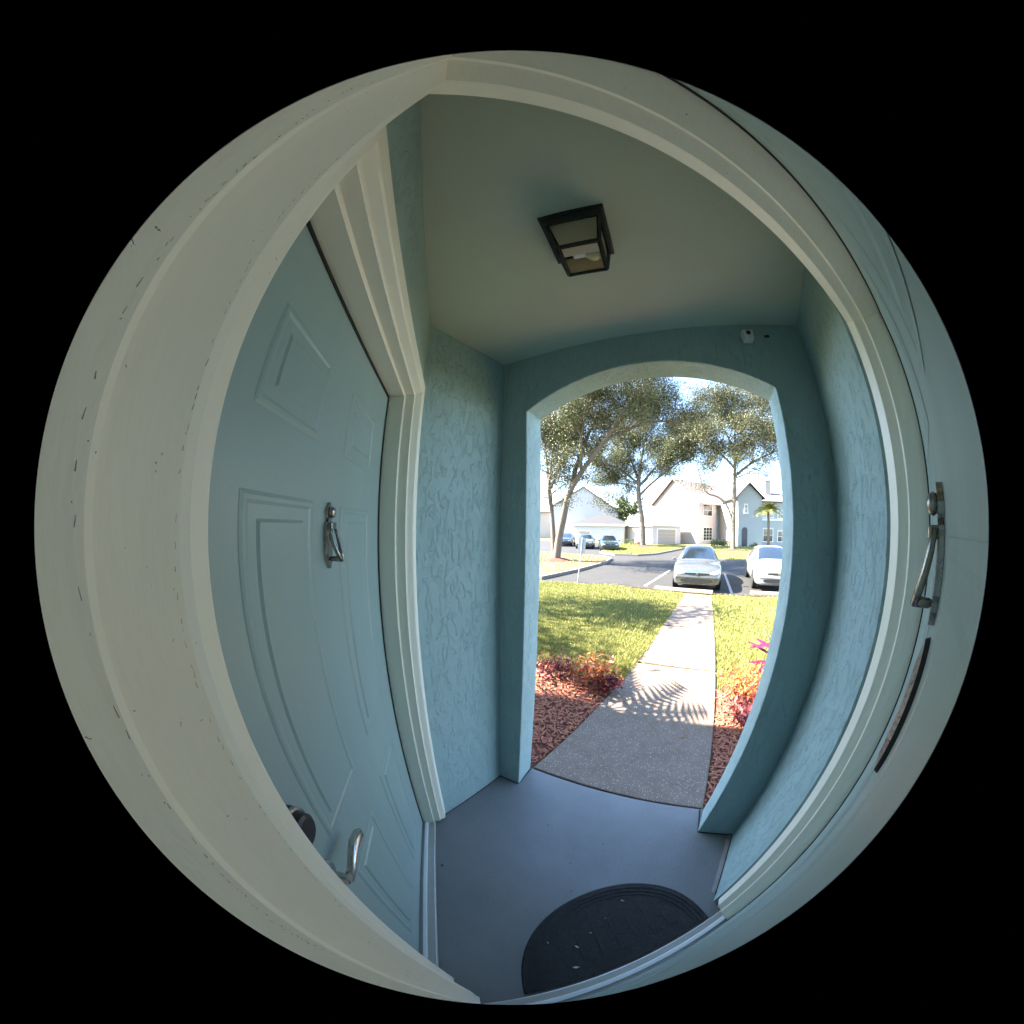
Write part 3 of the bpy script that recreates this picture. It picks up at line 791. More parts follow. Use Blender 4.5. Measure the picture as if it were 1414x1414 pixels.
# ------------------------------------------------------------------ plants
def leaf_cloud(centers, n, size, spread, flat=0.75, aspect=0.5):
    c = np.asarray(centers, float)
    idx = rng.integers(0, len(c), n)
    g = rng.normal(0, 1, (n, 3)); g *= spread[idx][:, None] if hasattr(spread, '__len__') else spread
    g[:, 2] *= flat
    p = c[idx] + g
    ax = rng.normal(0, 1, (n, 3)); ax /= np.linalg.norm(ax, axis=1)[:, None]
    bx = np.cross(ax, rng.normal(0, 1, (n, 3))); bx /= np.linalg.norm(bx, axis=1)[:, None] + 1e-9
    s = size * rng.uniform(0.6, 1.3, n)[:, None]
    a = ax * s; bb = bx * s * aspect
    V = np.stack([p - a, p + bb * 0.9 - a * 0.1, p + a, p - bb * 0.9 - a * 0.1], 1).reshape(-1, 3)
    return V, np.arange(len(V)).reshape(-1, 4)

def croton(base, h, r, n, material, label, group, seed):
    rs = np.random.default_rng(seed)
    root = empty('croton_shrub', base, label, 'shrub', group)
    m = MB(); tips = []
    for k in range(7):
        a = rs.uniform(0, 6.28); rr = r * rs.uniform(0.3, 0.95); top = Vector(base) + Vector((math.cos(a) * rr, math.sin(a) * rr, h * rs.uniform(0.55, 0.95)))
        mid = Vector(base).lerp(top, 0.5) + Vector((0, 0, h * 0.12))
        m.tube([Vector(base) + Vector((0, 0, -0.03)), mid, top], [0.010, 0.007, 0.004], 5)
        tips += [tuple(top), tuple(mid.lerp(top, 0.5)), tuple(mid)]
    m.build('stem', M_bark, root)
    V, F_ = leaf_cloud(tips, n, 0.030, r * 0.30, 0.7, 0.38)
    V[:, 2] = np.maximum(V[:, 2], base[2] + 0.005)
    raw_mesh('foliage', V, F_, material, root)
cg = 'croton shrubs beside the walk'
croton((-1.02, 2.55, gz(2.55)), 0.34, 0.24, 620, M_croton, 'bright orange red croton shrub at the lawn edge of the mulch', cg, 1)
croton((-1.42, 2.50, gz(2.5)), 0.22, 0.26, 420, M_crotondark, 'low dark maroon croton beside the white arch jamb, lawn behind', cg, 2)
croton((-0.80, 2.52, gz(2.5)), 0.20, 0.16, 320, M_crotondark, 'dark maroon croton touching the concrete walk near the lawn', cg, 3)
croton((0.60, 2.75, gz(2.75)), 0.30, 0.22, 620, M_croton, 'orange croton shrub beside the walk under the cordyline leaves', cg, 4)
croton((0.88, 2.95, gz(2.9)), 0.36, 0.24, 520, M_croton, 'tall red croton shrub half hidden behind the arch jamb', cg, 5)
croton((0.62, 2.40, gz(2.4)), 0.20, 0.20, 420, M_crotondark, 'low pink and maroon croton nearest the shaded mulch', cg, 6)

# cordyline: broad blade leaves, each its own piece
cb = (1.10, 3.42, gz(3.42))
cr = empty('cordyline_plant', cb, 'magenta and purple cordyline with spiky broad leaves by the arch', 'plant')
m = MB(); m.tube([cb, (1.10, 3.42, gz(3.42) + 0.25), (1.10, 3.43, gz(3.42) + 0.5)], [0.02, 0.016, 0.01], 6); m.build('stem', M_bark, cr)
rs = np.random.default_rng(8)
leafdirs = [(-2.9, 0.25), (-3.3, 0.55), (2.85, 0.95), (-2.6, 1.15), (-2.3, 0.1), (2.5, 0.4), (-1.6, 0.5), (-0.8, 0.6), (0.2, 0.7), (1.1, 0.6), (1.8, 0.8), (0.7, 1.2), (-1.2, 1.2), (3.1, -0.05)]
for k, (a, el) in enumerate(leafdirs):
    o0 = Vector((1.10, 3.42, gz(3.42) + 0.22 + 0.02 * k))
    d = Vector((math.cos(a) * math.cos(el), math.sin(a) * math.cos(el), math.sin(el))); sd_ = d.cross(Vector((0, 0, 1))).normalized()
    L_ = rs.uniform(0.42, 0.56); P = []; prof = [(0, .007), (.15, .016), (.4, .046), (.65, .050), (.85, .030), (1.0, .001)]
    for t, w in prof:
        c = o0 + d * L_ * t - Vector((0, 0, 0.16 * t * t * L_ * math.cos(el))); P.append((c - sd_ * w, c - Vector((0, 0, w * 0.35)), c + sd_ * w))
    pts = [q for r_ in P for q in r_]; fs = []
    for i in range(len(P) - 1):
        fs += [(3 * i, 3 * i + 1, 3 * i + 4, 3 * i + 3), (3 * i + 1, 3 * i + 2, 3 * i + 5, 3 * i + 4)]
    m = MB(); m.add(pts, fs); m.build('leaf', M_cordy, cr, smooth=True, recalc=False)

def frond(m, o0, a, el, L_, droop, nl=16, lw=0.012, ll=0.32):
    """one feather frond: rachis plus leaflets"""
    d = Vector((math.cos(a) * math.cos(el), math.sin(a) * math.cos(el), math.sin(el)))
    side = d.cross(Vector((0, 0, 1))).normalized()
    pr = [o0 + d * L_ * t - Vector((0, 0, droop * t * t)) for t in [k / 8 for k in range(9)]]
    m.tube(pr, [0.012 * L_ * (1 - 0.8 * k / 8) for k in range(9)], 4)
    for k in range(nl):
        t = 0.15 + 0.85 * k / nl
        i = min(7, int(t * 8)); c = pr[i].lerp(pr[i + 1], t * 8 - i); tan = (pr[i + 1] - pr[i]).normalized()
        l = ll * L_ * (1 - 0.6 * abs(t - 0.45))
        for sg in (-1, 1):
            e = (side * sg * 0.85 + tan * 0.6 - Vector((0, 0, 0.35))).normalized()
            w = tan * lw * L_
            m.add([c - w, c + w, c + e * l], [(0, 1, 2)])
# palm standing beside the arch: only its frond shadows reach the picture
pb = (-2.50, 1.66, gz(1.66))
pr_root = empty('young_palm', pb, 'young feather palm in the mulch whose frond shadows cross the walk', 'palm')
m = MB(); m.tube([pb, (-2.52, 1.66, 0.8), (-2.48, 1.66, 1.65)], [0.07, 0.055, 0.045], 8); m.build('trunk', M_bark, pr_root)
m = MB()
for k in range(11):
    frond(m, Vector((-2.48, 1.66, 1.62)), k * 2.4, 0.25 + 0.6 * ((k * 7) % 5) / 5, 1.10, 0.42, 11, 0.034, 0.36)
m.build('crown', M_palm, pr_root, recalc=False)

# ------------------------------------------------------------------ trees
def tree(name, label, base, limbs, leaf_mat, nleaf, leaf_size, seed, sub=(7, 3), sublen=(2.2, 1.1), spread=0.45, group=None, up=0.35, trunk_n=9):
    """limbs: list of (points, r0, r1) polylines in world space"""
    rs = random.Random(seed)
    root = empty(name, base, label, 'tree', group)
    m = MB(); tips = []; wts = []
    def smooth_path(P, k=3):
        P = [Vector(p) for p in P]; out = []
        for i in range(len(P) - 1):
            p0, p1, p2, p3 = P[max(i - 1, 0)], P[i], P[i + 1], P[min(i + 2, len(P) - 1)]
            for j in range(k):
                t = j / k
                out.append(0.5 * ((2 * p1) + (p2 - p0) * t + (2 * p0 - 5 * p1 + 4 * p2 - p3) * t * t + (3 * p1 - p0 - 3 * p2 + p3) * t ** 3))
        out.append(P[-1]); return out
    def grow(path, r0, r1, level, start):
        n_ = len(path)
        m.tube(path, [r0 + (r1 - r0) * i / (n_ - 1) for i in range(n_)], trunk_n if level == 0 else (6 if level == 1 else 4), caps=False)
        if level >= 2:
            tips.extend([path[-1], path[len(path) // 2]]); return
        cnt = max(1, round(sub[level] * min(1.0, (1 - start) / 0.7)))
        for k in range(cnt):
            t = start + (1 - start) * (k + rs.random()) / cnt
            i = min(n_ - 2, int(t * (n_ - 1))); o0 = path[i].lerp(path[i + 1], t * (n_ - 1) - i)
            tan = (path[i + 1] - path[i]).normalized()
            rd = Vector((rs.gauss(0, 1), rs.gauss(0, 1), rs.gauss(0, 0.6) + up)).normalized()
            d = (tan * 0.55 + rd).normalized()
            L_ = sublen[level] * rs.uniform(0.6, 1.25) * (1.15 - 0.45 * t)
            q = [o0]; dd = d
            for s in range(4):
                dd = (dd + Vector((rs.gauss(0, .22), rs.gauss(0, .22), rs.gauss(0, .15) + 0.06))).normalized(); q.append(q[-1] + dd * L_ / 4)
            rr = (r0 + (r1 - r0) * t) * 0.5
            grow(q, max(rr, 0.012), 0.008, level + 1, 0.3)
        tips.append(path[-1])
    for P, r0, r1, st in limbs:
        grow(smooth_path(P), r0, r1, 0, st)
    m.build('trunk', M_bark, root, smooth=True, recalc=False)
    C = np.array([tuple(t) for t in tips])
    V, F_ = leaf_cloud(C, nleaf, leaf_size, spread, 0.75, 0.5)
    raw_mesh('crown', V, F_, leaf_mat, root)
    return root
tg = 'live oaks around the parking lot'
tree('oak_tree', 'forked pale-barked oak leaning over the lot beside the white sign', (-8.45, 14.3, LOT), [
    ([(-8.45, 14.3, -0.5), (-8.30, 14.3, 0.9), (-7.95, 14.2, 2.2), (-7.55, 14.1, 3.5), (-6.6, 14.0, 4.8), (-5.2, 13.8, 6.2), (-3.9, 13.5, 7.6), (-2.8, 13.3, 8.6)], 0.25, 0.05, 0.50),
    ([(-8.62, 14.4, -0.5), (-8.75, 14.4, 1.0), (-8.95, 14.5, 2.6), (-9.25, 14.6, 4.6), (-9.6, 14.8, 6.6), (-9.9, 15.0, 8.4)], 0.18, 0.045, 0.45),
    ([(-7.45, 14.1, 3.6), (-7.25, 14.4, 5.0), (-6.7, 14.8, 6.8), (-6.0, 15.2, 8.6), (-5.4, 15.4, 9.8)], 0.16, 0.04, 0.3),
    ([(-8.92, 14.5, 2.4), (-8.85, 14.0, 3.8), (-8.4, 13.6, 5.4), (-8.1, 13.4, 7.4)], 0.12, 0.04, 0.4),
    ([(-5.2, 13.8, 6.2), (-4.0, 14.4, 6.9), (-2.6, 15.0, 7.4), (-1.3, 15.3, 7.3)], 0.10, 0.03, 0.2),
    ([(-4.2, 13.6, 7.3), (-3.2, 14.2, 8.8), (-2.2, 14.8, 10.2)], 0.09, 0.03, 0.2),
    ([(-6.7, 14.0, 4.7), (-6.3, 13.2, 6.2), (-5.6, 12.6, 7.8), (-5.0, 12.2, 8.8)], 0.10, 0.03, 0.3),
    ([(-9.1, 14.6, 4.0), (-8.6, 15.2, 5.8), (-7.9, 15.8, 7.4), (-7.3, 16.2, 9.0)], 0.10, 0.03, 0.3)],
    M_leafA, 190000, 0.048, 3, sub=(17, 6), sublen=(2.5, 1.2), spread=0.30, group=tg)
tree('oak_tree', 'dark-trunked oak on the grass island before the pink-roofed garage', (-7.1, 30.9, LOT), [
    ([(-7.1, 30.9, -0.5), (-7.3, 30.9, 2.5), (-7.65, 30.9, 5.0), (-7.6, 30.9, 6.6)], 0.32, 0.22, 0.9),
    ([(-7.6, 30.9, 6.4), (-8.8, 30.6, 7.6), (-10.4, 30.2, 8.6), (-12.2, 29.8, 9.0)], 0.17, 0.05, 0.2),
    ([(-7.6, 30.9, 6.5), (-8.2, 31.2, 8.6), (-9.2, 31.4, 10.8), (-9.9, 31.6, 12.8)], 0.17, 0.05, 0.25),
    ([(-7.6, 30.9, 6.5), (-7.2, 30.6, 9.0), (-6.4, 30.2, 11.4), (-5.8, 30.0, 13.8)], 0.18, 0.05, 0.25),
    ([(-7.6, 30.9, 5.2), (-6.2, 30.7, 6.4), (-4.4, 30.4, 7.6), (-2.6, 30.0, 8.6), (-1.2, 29.8, 9.0)], 0.15, 0.04, 0.3),
    ([(-7.55, 30.9, 6.3), (-5.8, 31.2, 8.2), (-3.8, 31.6, 10.4), (-2.4, 31.8, 12.0)], 0.15, 0.04, 0.25),
    ([(-7.6, 30.9, 5.9), (-9.0, 31.6, 6.6), (-11.0, 32.0, 7.0)], 0.10, 0.03, 0.3)],
    M_leafA, 140000, 0.075, 4, sub=(16, 7), sublen=(3.7, 1.7), spread=0.42, group=tg)
tree('oak_tree', 'airy pale green oak between the silver car and the palm', (2.65, 29.0, LOT), [
    ([(2.65, 29.0, -0.5), (2.60, 29.0, 2.2), (2.75, 29.0, 4.6), (2.95, 29.0, 7.0), (3.2, 29.0, 9.5), (3.8, 29.0, 12.5)], 0.28, 0.07, 0.5),
    ([(2.60, 29.0, 1.8), (2.1, 28.9, 3.6), (1.2, 28.7, 4.6), (-0.2, 28.5, 5.2), (-0.8, 28.4, 7.4)], 0.13, 0.04, 0.86),
    ([(2.9, 29.0, 6.6), (4.4, 28.8, 7.6), (6.2, 28.6, 8.4), (8.4, 28.4, 9.2)], 0.15, 0.04, 0.25),
    ([(3.0, 29.0, 7.4), (1.6, 29.2, 9.0), (0.2, 29.4, 10.2), (-1.0, 29.6, 10.6)], 0.14, 0.04, 0.25),
    ([(3.1, 29.0, 8.4), (5.0, 29.4, 10.6), (6.8, 29.8, 13.0), (7.8, 30.0, 14.8)], 0.14, 0.04, 0.25),
    ([(3.2, 29.0, 9.2), (2.2, 28.6, 11.4), (1.6, 28.2, 13.4)], 0.12, 0.04, 0.2)],
    M_leafB, 130000, 0.074, 6, sub=(16, 7), sublen=(3.7, 1.8), spread=0.44, group=tg)
tree('oak_tree', 'oak beside the porch known by the shade it throws on the lawn', (-9.6, 2.4, gz(2.4)), [
    ([(-9.6, 2.4, -0.3), (-9.5, 2.5, 2.0), (-9.2, 2.7, 4.0)], 0.26, 0.16, 0.9),
    ([(-9.2, 2.7, 3.8), (-8.2, 3.4, 5.2), (-7.2, 4.2, 6.2)], 0.12, 0.04, 0.2),
    ([(-9.2, 2.7, 3.9), (-9.6, 3.6, 5.4), (-9.8, 4.6, 6.4)], 0.12, 0.04, 0.2),
    ([(-9.2, 2.7, 4.0), (-9.8, 1.8, 5.6), (-10.6, 1.0, 6.6)], 0.12, 0.04, 0.2)],
    M_leafA, 5200, 0.09, 9, sub=(6, 3), sublen=(1.6, 0.8), spread=0.35, group=tg)
# far bush tree
tree('bushy_tree', 'small round olive tree far behind, between the two garages', (-15.4, 50, LOT), [
    ([(-15.4, 50, -0.5), (-15.4, 50, 2.0), (-15.3, 50, 3.2)], 0.25, 0.12, 0.8),
    ([(-15.4, 50, 2.0), (-16.6, 50, 3.6), (-17.2, 50, 4.6)], 0.12, 0.05, 0.2),
    ([(-15.3, 50, 2.6), (-14.4, 50, 4.2), (-13.8, 50, 5.0)], 0.12, 0.05, 0.2),
    ([(-15.3, 50, 3.0), (-15.5, 50, 4.6), (-15.4, 50, 5.6)], 0.12, 0.05, 0.2)],
    M_leafbush, 3800, 0.24, 12, sub=(5, 3), sublen=(1.5, 0.9), spread=0.5)
# palm by the blue house
pb = (6.45, 30.0, LOT)
pr_root = empty('palm_tree', pb, 'slim palm with yellow green fronds before the pale blue house', 'palm')
m = MB(); m.tube([(6.47, 30, LOT), (6.44, 30, 1.5), (6.42, 30, 3.6)], [0.17, 0.14, 0.12], 9); m.build('trunk', M_bark, pr_root, smooth=True)
m = MB()
for k in range(22):
    frond(m, Vector((6.42, 30, 3.55)), k * 2.39996, 0.1 + 1.05 * ((k * 13) % 22) / 22, 1.75, 0.95, 16, 0.03, 0.36)
m.build('crown', M_palm, pr_root, recalc=False)

def bush(base, rx, ry, h, n, size, label, group=None, material=None, seed=0):
    rs = np.random.default_rng(seed)
    root = empty('bush', base, label, 'bush', group)
    m = MB(); c = []
    for k in range(9):
        x, y = rs.uniform(-rx, rx), rs.uniform(-ry, ry); t = Vector((base[0] + x, base[1] + y, base[2] + h * rs.uniform(0.45, 0.85)))
        m.tube([(base[0] + x * 0.4, base[1] + y * 0.4, base[2] - 0.03), t], [0.02, 0.008], 4); c += [tuple(t), (t.x, t.y, base[2] + (t.z - base[2]) * 0.5)]
    m.build('stem', M_bark, root)
    V, F_ = leaf_cloud(c, n, size, min(rx, h) * 0.28, 0.8, 0.55); V[:, 2] = np.clip(V[:, 2], base[2] + 0.01, base[2] + h * 1.1)
    raw_mesh('foliage', V, F_, material or M_leafbush, root)
bush((1.9, 36.6, LOT), 1.15, 0.4, 0.85, 900, 0.10, 'dark green clipped hedge under the ground-floor window', None, None, 31)
bush((-9.9, 34.6, LOT), 0.7, 0.4, 0.7, 420, 0.09, 'scrubby bush at the foot of the white garage wall', 'bushes by the pink-roofed garage', None, 32)
bush((-8.5, 35.0, LOT), 0.5, 0.4, 0.55, 320, 0.09, 'reddish bush between the dark oak trunk and the garage door', 'bushes by the pink-roofed garage', M_crotondark, 33)
bush((6.0, 36.6, LOT), 0.4, 0.3, 0.6, 300, 0.08, 'round green bush beside the arched dark front door', None, None, 34)

# ------------------------------------------------------------------ islands with kerbs
def island(poly, label, name='grass_island', top=M_soil, h=0.13, blades=0, kerb=True, bmin=0.04):
    root = empty(name, (poly[0][0], poly[0][1], LOT), label, None, kind='structure')
    cx, cy = sum(p[0] for p in poly) / len(poly), sum(p[1] for p in poly) / len(poly)
    def inset(d):
        out = []
        for x, y in poly:
            v = Vector((cx - x, cy - y)); v.normalize(); out.append((x + v.x * d, y + v.y * d))
        return out
    if kerb:
        a, c = poly, inset(0.16)
        m = MB(); nn = len(poly)
        pts = [(x, y, LOT - 0.05) for x, y in a] + [(x, y, LOT + h) for x, y in inset(0.015)] + [(x, y, LOT + h) for x, y in c] + [(x, y, LOT - 0.05) for x, y in c]
        fs = []
        for r_ in range(3):
            for i in range(nn):
                j = (i + 1) % nn; fs.append((r_ * nn + i, r_ * nn + j, (r_ + 1) * nn + j, (r_ + 1) * nn + i))
        m.add(pts, fs); m.build('kerb', M_kerb, root)
    m = MB(); q = inset(0.14 if kerb else 0); m.prism(q, LOT - 0.05, LOT + h - 0.02)
    m.build('turf', top, root)
    if blades:
        V, F_ = grass([(blades, q)], lambda y: np.full(len(y), LOT + h - 0.015), bmin, 0.10, 0.012)
        o = raw_mesh('grass_blades', V, F_, M_grass, root); o['kind'] = 'stuff'
    return root
island([(-5.95, 9.0), (-5.72, 11.8), (-5.68, 15.4), (-6.1, 17.6), (-7.2, 18.6), (-12.0, 18.6), (-30, 18.0), (-30, 9.0)], 'leaf-strewn kerbed island round the forked oak', top=M_litter, blades=9000)
island([(-8.6, 21.5), (-6.9, 20.4), (-5.2, 20.8), (-4.1, 22.7), (-2.4, 31), (-2.5, 35.5), (-11, 35.5), (-10.4, 28)], 'grass island holding the dark-trunked oak and red mulch', blades=12000)
island([(0.5, 19.7), (1.9, 19.9), (4.0, 21.0), (9.5, 22.5), (12, 36.5), (-1.0, 36.5), (-0.6, 30)], 'grass strip under the airy oak and the palm', blades=12000)
island([(-60, 36.02), (60, 36.02), (60, 75), (-60, 75)], 'far lawn on which the houses stand', name='far_lawn', kerb=False, h=0.06)
for x, y, r_, lab in ((-8.5, 14.3, 1.0, 'ring of red mulch at the forked oak'), (-7.1, 30.9, 1.9, 'ring of red mulch at the dark-trunked oak'), (2.65, 29.0, 1.4, 'ring of red mulch at the airy oak')):
    m = MB()
    ring = [(x + r_ * (1 + 0.15 * math.sin(k * 2.1)) * math.cos(k * math.pi / 12), y + r_ * (1 + 0.12 * math.cos(k * 1.7)) * math.sin(k * math.pi / 12)) for k in range(24)]
    z0 = LOT + 0.10
    pts = [(p[0], p[1], z0) for p in ring] + [(x + (p[0] - x) * 0.5, y + (p[1] - y) * 0.5, z0 + 0.13) for p in ring] + [(x, y, z0 + 0.18)]
    m.add(pts, [(k, (k + 1) % 24, 24 + (k + 1) % 24, 24 + k) for k in range(24)] + [(24 + k, 24 + (k + 1) % 24, 48) for k in range(24)])
    tag(m.build('mulch_ring', M_mulchbase, smooth=True, recalc=False), lab, 'mulch', 'mulch rings at the oaks', kind='stuff')

# ------------------------------------------------------------------ wheel stops, sign
def wheel_stop(x0, x1, y, label, rz=0.0):
    root = empty('wheel_stop', ((x0 + x1) / 2, y, LOT), label, 'wheel stop', 'concrete wheel stops at the lawn edge')
    m = MB(); L_ = x1 - x0; cx = (x0 + x1) / 2
    prof = [(-0.085, 0), (-0.075, 0.06), (-0.045, 0.115), (0.045, 0.115), (0.075, 0.06), (0.085, 0)]
    m.hull([(x0, y + a + rz * -L_ / 2, LOT + z) for a, z in prof], [(x1, y + a + rz * L_ / 2, LOT + z) for a, z in prof])
    m.build('block', M_kerb, root, bevel=0.012)
    for s in (-0.36, 0.36):
        xx = cx + s * L_; m = MB(); m.lathe([(0.014, 0.1155), (0.014, 0.122), (0.006, 0.125)], (xx, y + rz * s * L_, LOT), 'Z', 10); m.build('pin', M_galv, root)
wheel_stop(-1.72, 0.30, 9.62, 'concrete wheel stop under the nose of the silver car', -0.03)
wheel_stop(1.62, 3.5, 9.86, 'concrete wheel stop before the white sedan by the arch')

sp = (-4.58, 9.35, LOT)
sg_ = empty('street_sign', sp, 'leaning white sign plate on a thin post at the lawn corner', 'sign')
m = MB(); m.tube([(-4.58, 9.35, LOT - 0.1), (-4.50, 9.37, 0.45), (-4.44, 9.38, 1.24)], 0.024, 6); m.build('post', M_galv, sg_)
def tf_sign(p): return Vector((-4.46, 9.345, 0.92)) + Vector((0.95, 0.31, 0)).normalized() * p.x + Vector((-0.31, 0.95, 0)).normalized() * p.y + Vector((0.07 * p.z, 0, p.z))
m = MB(tf_sign); m.box(-0.14, 0.14, 0.056, 0.060, -0.28, 0.28); m.build('sign_plate', M_signback, sg_, bevel=0.002)
for z in (-0.2, 0.2):
    m = MB(tf_sign); m.lathe([(0.012, -0.005), (0.012, -0.010), (0.004, -0.012)], (0, 0.006, z), 'Y', 8); m.build('bolt', M_galv, sg_)

# ------------------------------------------------------------------ cars
def catmull(P, t):
    n_ = len(P) - 1; i = min(n_ - 1, int(t)); f = t - i
    p0, p1, p2, p3 = P[max(i - 1, 0)], P[i], P[i + 1], P[min(i + 2, n_)]
    return 0.5 * ((2 * p1) + (p2 - p0) * f + (2 * p0 - 5 * p1 + 4 * p2 - p3) * f * f + (3 * p1 - p0 - 3 * p2 + p3) * f ** 3)
ST = np.array([  # y, w, zb, zbelt, wroofedge, zedge, zroof
    (-2.13, .64, .46, .74, .52, .86, .90), (-2.05, .78, .33, .86, .62, .98, 1.02), (-1.85, .84, .27, .91, .63, 1.05, 1.09),
    (-1.45, .865, .23, .935, .59, 1.22, 1.26), (-1.0, .875, .20, .94, .57, 1.34, 1.385), (-.45, .88, .20, .93, .565, 1.385, 1.435),
    (.10, .88, .20, .92, .565, 1.365, 1.425), (.35, .88, .20, .91, .575, 1.27, 1.34), (.72, .88, .20, .905, .63, 1.09, 1.14), (1.05, .875, .20, .90, .70, .93, .965),
    (1.30, .87, .20, .875, .72, .91, .945), (1.70, .86, .21, .82, .70, .86, .90), (1.95, .83, .22, .74, .66, .80, .835), (2.07, .79, .24, .64, .62, .725, .755), (2.13, .73, .28, .54, .58, .62, .645)])
SUB = 3
def make_car(name, paint, label, group, loc, rz, scale=1.0, detail=True):
    root = empty(name, (0, 0, 0), label, 'car', group)
    rows = []
    tot = (len(ST) - 1) * SUB
    for k in range(tot + 1):
        y, w, zb, zbelt, wr, ze, zr = catmull(ST, k / SUB)
        half = [(0, zb), (.8 * w, zb), (.965 * w, zb + .06), (w, zb + .22), (w * 1.0, (zb + zbelt) / 2 + .08), (w * .985, zbelt - .03), (w * .955, zbelt + 0.005), (wr + (w * .955 - wr) * .12, ze - (ze - zbelt) * .12), (wr * .97, ze), (wr * .72, zr - .012), (wr * .36, zr - .002), (0, zr)]
        ring = [(-x, y, z) for x, z in half[1:-1]][::-1]
        ring = [(x, y, z) for x, z in half] + ring       # bottom centre, up +x side, roof, down -x side
        rows.append(ring)
    nR = len(rows[0]); nh = 12
    body, glass_w, glass_r, glass_s1, glass_s2 = [], [], [], [], []
    i_w0, i_w1 = 6 * SUB + 1, 9 * SUB - 1      # windshield stations
    i_r0, i_r1 = 2 * SUB + 1, 4 * SUB - 1
    i_s0, i_s1 = 3 * SUB, 9 * SUB - 2
    bp = 5 * SUB + 1
    for i in range(tot):
        for k in range(nR):
            f = (i * nR + k, i * nR + (k + 1) % nR, (i + 1) * nR + (k + 1) % nR, (i + 1) * nR + k)
            kk = k if k < nh - 1 else nR - 1 - k     # segment index from bottom
            if i_w0 <= i < i_w1 and kk >= 8: glass_w.append(f)
            elif i_r0 <= i < i_r1 and kk >= 8: glass_r.append(f)
            elif i_s0 <= i < i_s1 and kk == 6 and i != bp: (glass_s1 if k < nh - 1 else glass_s2).append(f)
            else: body.append(f)
    P = [p for r_ in rows for p in r_]
    body += [tuple(range(nR))[::-1], tuple(range(tot * nR, (tot + 1) * nR))]
    def sub(faces, nm, material, parent, off=0.0, sm=True):
        used = sorted({i for f in faces for i in f}); mp = {i: j for j, i in enumerate(used)}
        m = MB(); m.add([P[i] for i in used], [tuple(mp[i] for i in f) for f in faces])
        return m.build(nm, material, parent, smooth=sm, recalc=False)
    bo = sub(body, 'body', paint, root)
    bo.data.shade_smooth()
    bm_ = BVHTree.FromPolygons([Vector(p) for p in P], body + glass_w + glass_r + glass_s1 + glass_s2)
    sub(glass_w, 'windshield', M_carglass, root); sub(glass_r, 'rear_window', M_carglass, root)
    sub(glass_s1, 'side_window', M_carglass, root); sub(glass_s2, 'side_window', M_carglass, root)
    def decal(nm, material, poly, front=True, off=0.008, parent=root, nx=8, nz=4):
        """patch bounded by left/right profile: poly = list of (x, zlow, zhigh) across"""
        m = MB(); pts = []; fs = []
        cols_ = []
        for j in range(nx + 1):
            t = j / nx * (len(poly) - 1); i = min(len(poly) - 2, int(t)); f = t - i
            x = poly[i][0] + (poly[i + 1][0] - poly[i][0]) * f; z0 = poly[i][1] + (poly[i + 1][1] - poly[i][1]) * f; z1 = poly[i][2] + (poly[i + 1][2] - poly[i][2]) * f
            cols_.append((x, z0, z1))
        for x, z0, z1 in cols_:
            for q in range(nz + 1):
                z = z0 + (z1 - z0) * q / nz
                hit = bm_.ray_cast(Vector((x, 5 if front else -5, z)), Vector((0, -1 if front else 1, 0)))
                y = hit[0].y if hit[0] is not None else (2.0 if front else -2.0)
                pts.append((x, y + (off if front else -off), z))
        nn = len(pts)
        pts += [(p[0], p[1] - (0.03 if front else -0.03), p[2]) for p in pts]
        for j in range(nx):
            for q in range(nz):
                a_ = j * (nz + 1) + q; fs.append((a_, a_ + 1, a_ + nz + 2, a_ + nz + 1))
        edge = [j * (nz + 1) for j in range(nx + 1)] + [nx * (nz + 1) + q for q in range(1, nz + 1)] + [j * (nz + 1) + nz for j in range(nx - 1, -1, -1)] + [q for q in range(nz - 1, 0, -1)]
        for e in range(len(edge)):
            a_, c_ = edge[e], edge[(e + 1) % len(edge)]; fs.append((a_, c_, c_ + nn, a_ + nn))
        m.add(pts, fs); return m.build(nm, material, parent)
    for s in (-1, 1):
        h = decal('headlight', M_lens, [(s * .44, .615, .670), (s * .58, .600, .715), (s * .70, .615, .755), (s * .78, .675, .775)])
        decal('tail_light', MATS.get('tail_red') or mat('tail_red', (.30, .015, .015), rough=.2, coat=.8), [(s * .50, .74, .88), (s * .64, .72, .90), (s * .74, .74, .86)], front=False)
    gr = decal('grille', M_dark, [(-.42, .605, .645), (-.2, .585, .662), (.2, .585, .662), (.42, .605, .645)])
    decal('grille_bar', M_chrome, [(-.43, .648, .664), (-.2, .655, .672), (.2, .655, .672), (.43, .648, .664)], off=.016, parent=gr, nz=1)
    decal('badge', M_chrome, [(-.045, .60, .64), (0, .59, .65), (.045, .60, .64)], off=.018, parent=gr, nz=2, nx=4)
    decal('air_intake', M_dark, [(-.56, .36, .42), (-.40, .325, .455), (.40, .325, .455), (.56, .36, .42)])
    decal('bumper_lip', M_dark, [(-.62, .295, .312), (0, .285, .305), (.62, .295, .312)], nz=1)
    for s in (-1, 1):
        # mirrors
        m = MB(); cx, cy, cz = s * .965, .80, .965
        m.hull([(cx - .075, cy - .05, cz - .055), (cx + .075, cy - .05, cz - .045), (cx + .06, cy + .06, cz - .035), (cx - .07, cy + .06, cz - .045)], [(cx - .075, cy - .05, cz + .055), (cx + .07, cy - .05, cz + .05), (cx + .05, cy + .055, cz + .035), (cx - .07, cy + .055, cz + .045)])
        m.hull([(s * .84, .78, .90), (s * .93, .78, .935), (s * .93, .83, .935), (s * .84, .83, .90)], [(s * .84, .78, .93), (s * .93, .78, .955), (s * .93, .83, .955), (s * .84, .83, .93)])
        m.build('mirror', paint, root, bevel=.012)
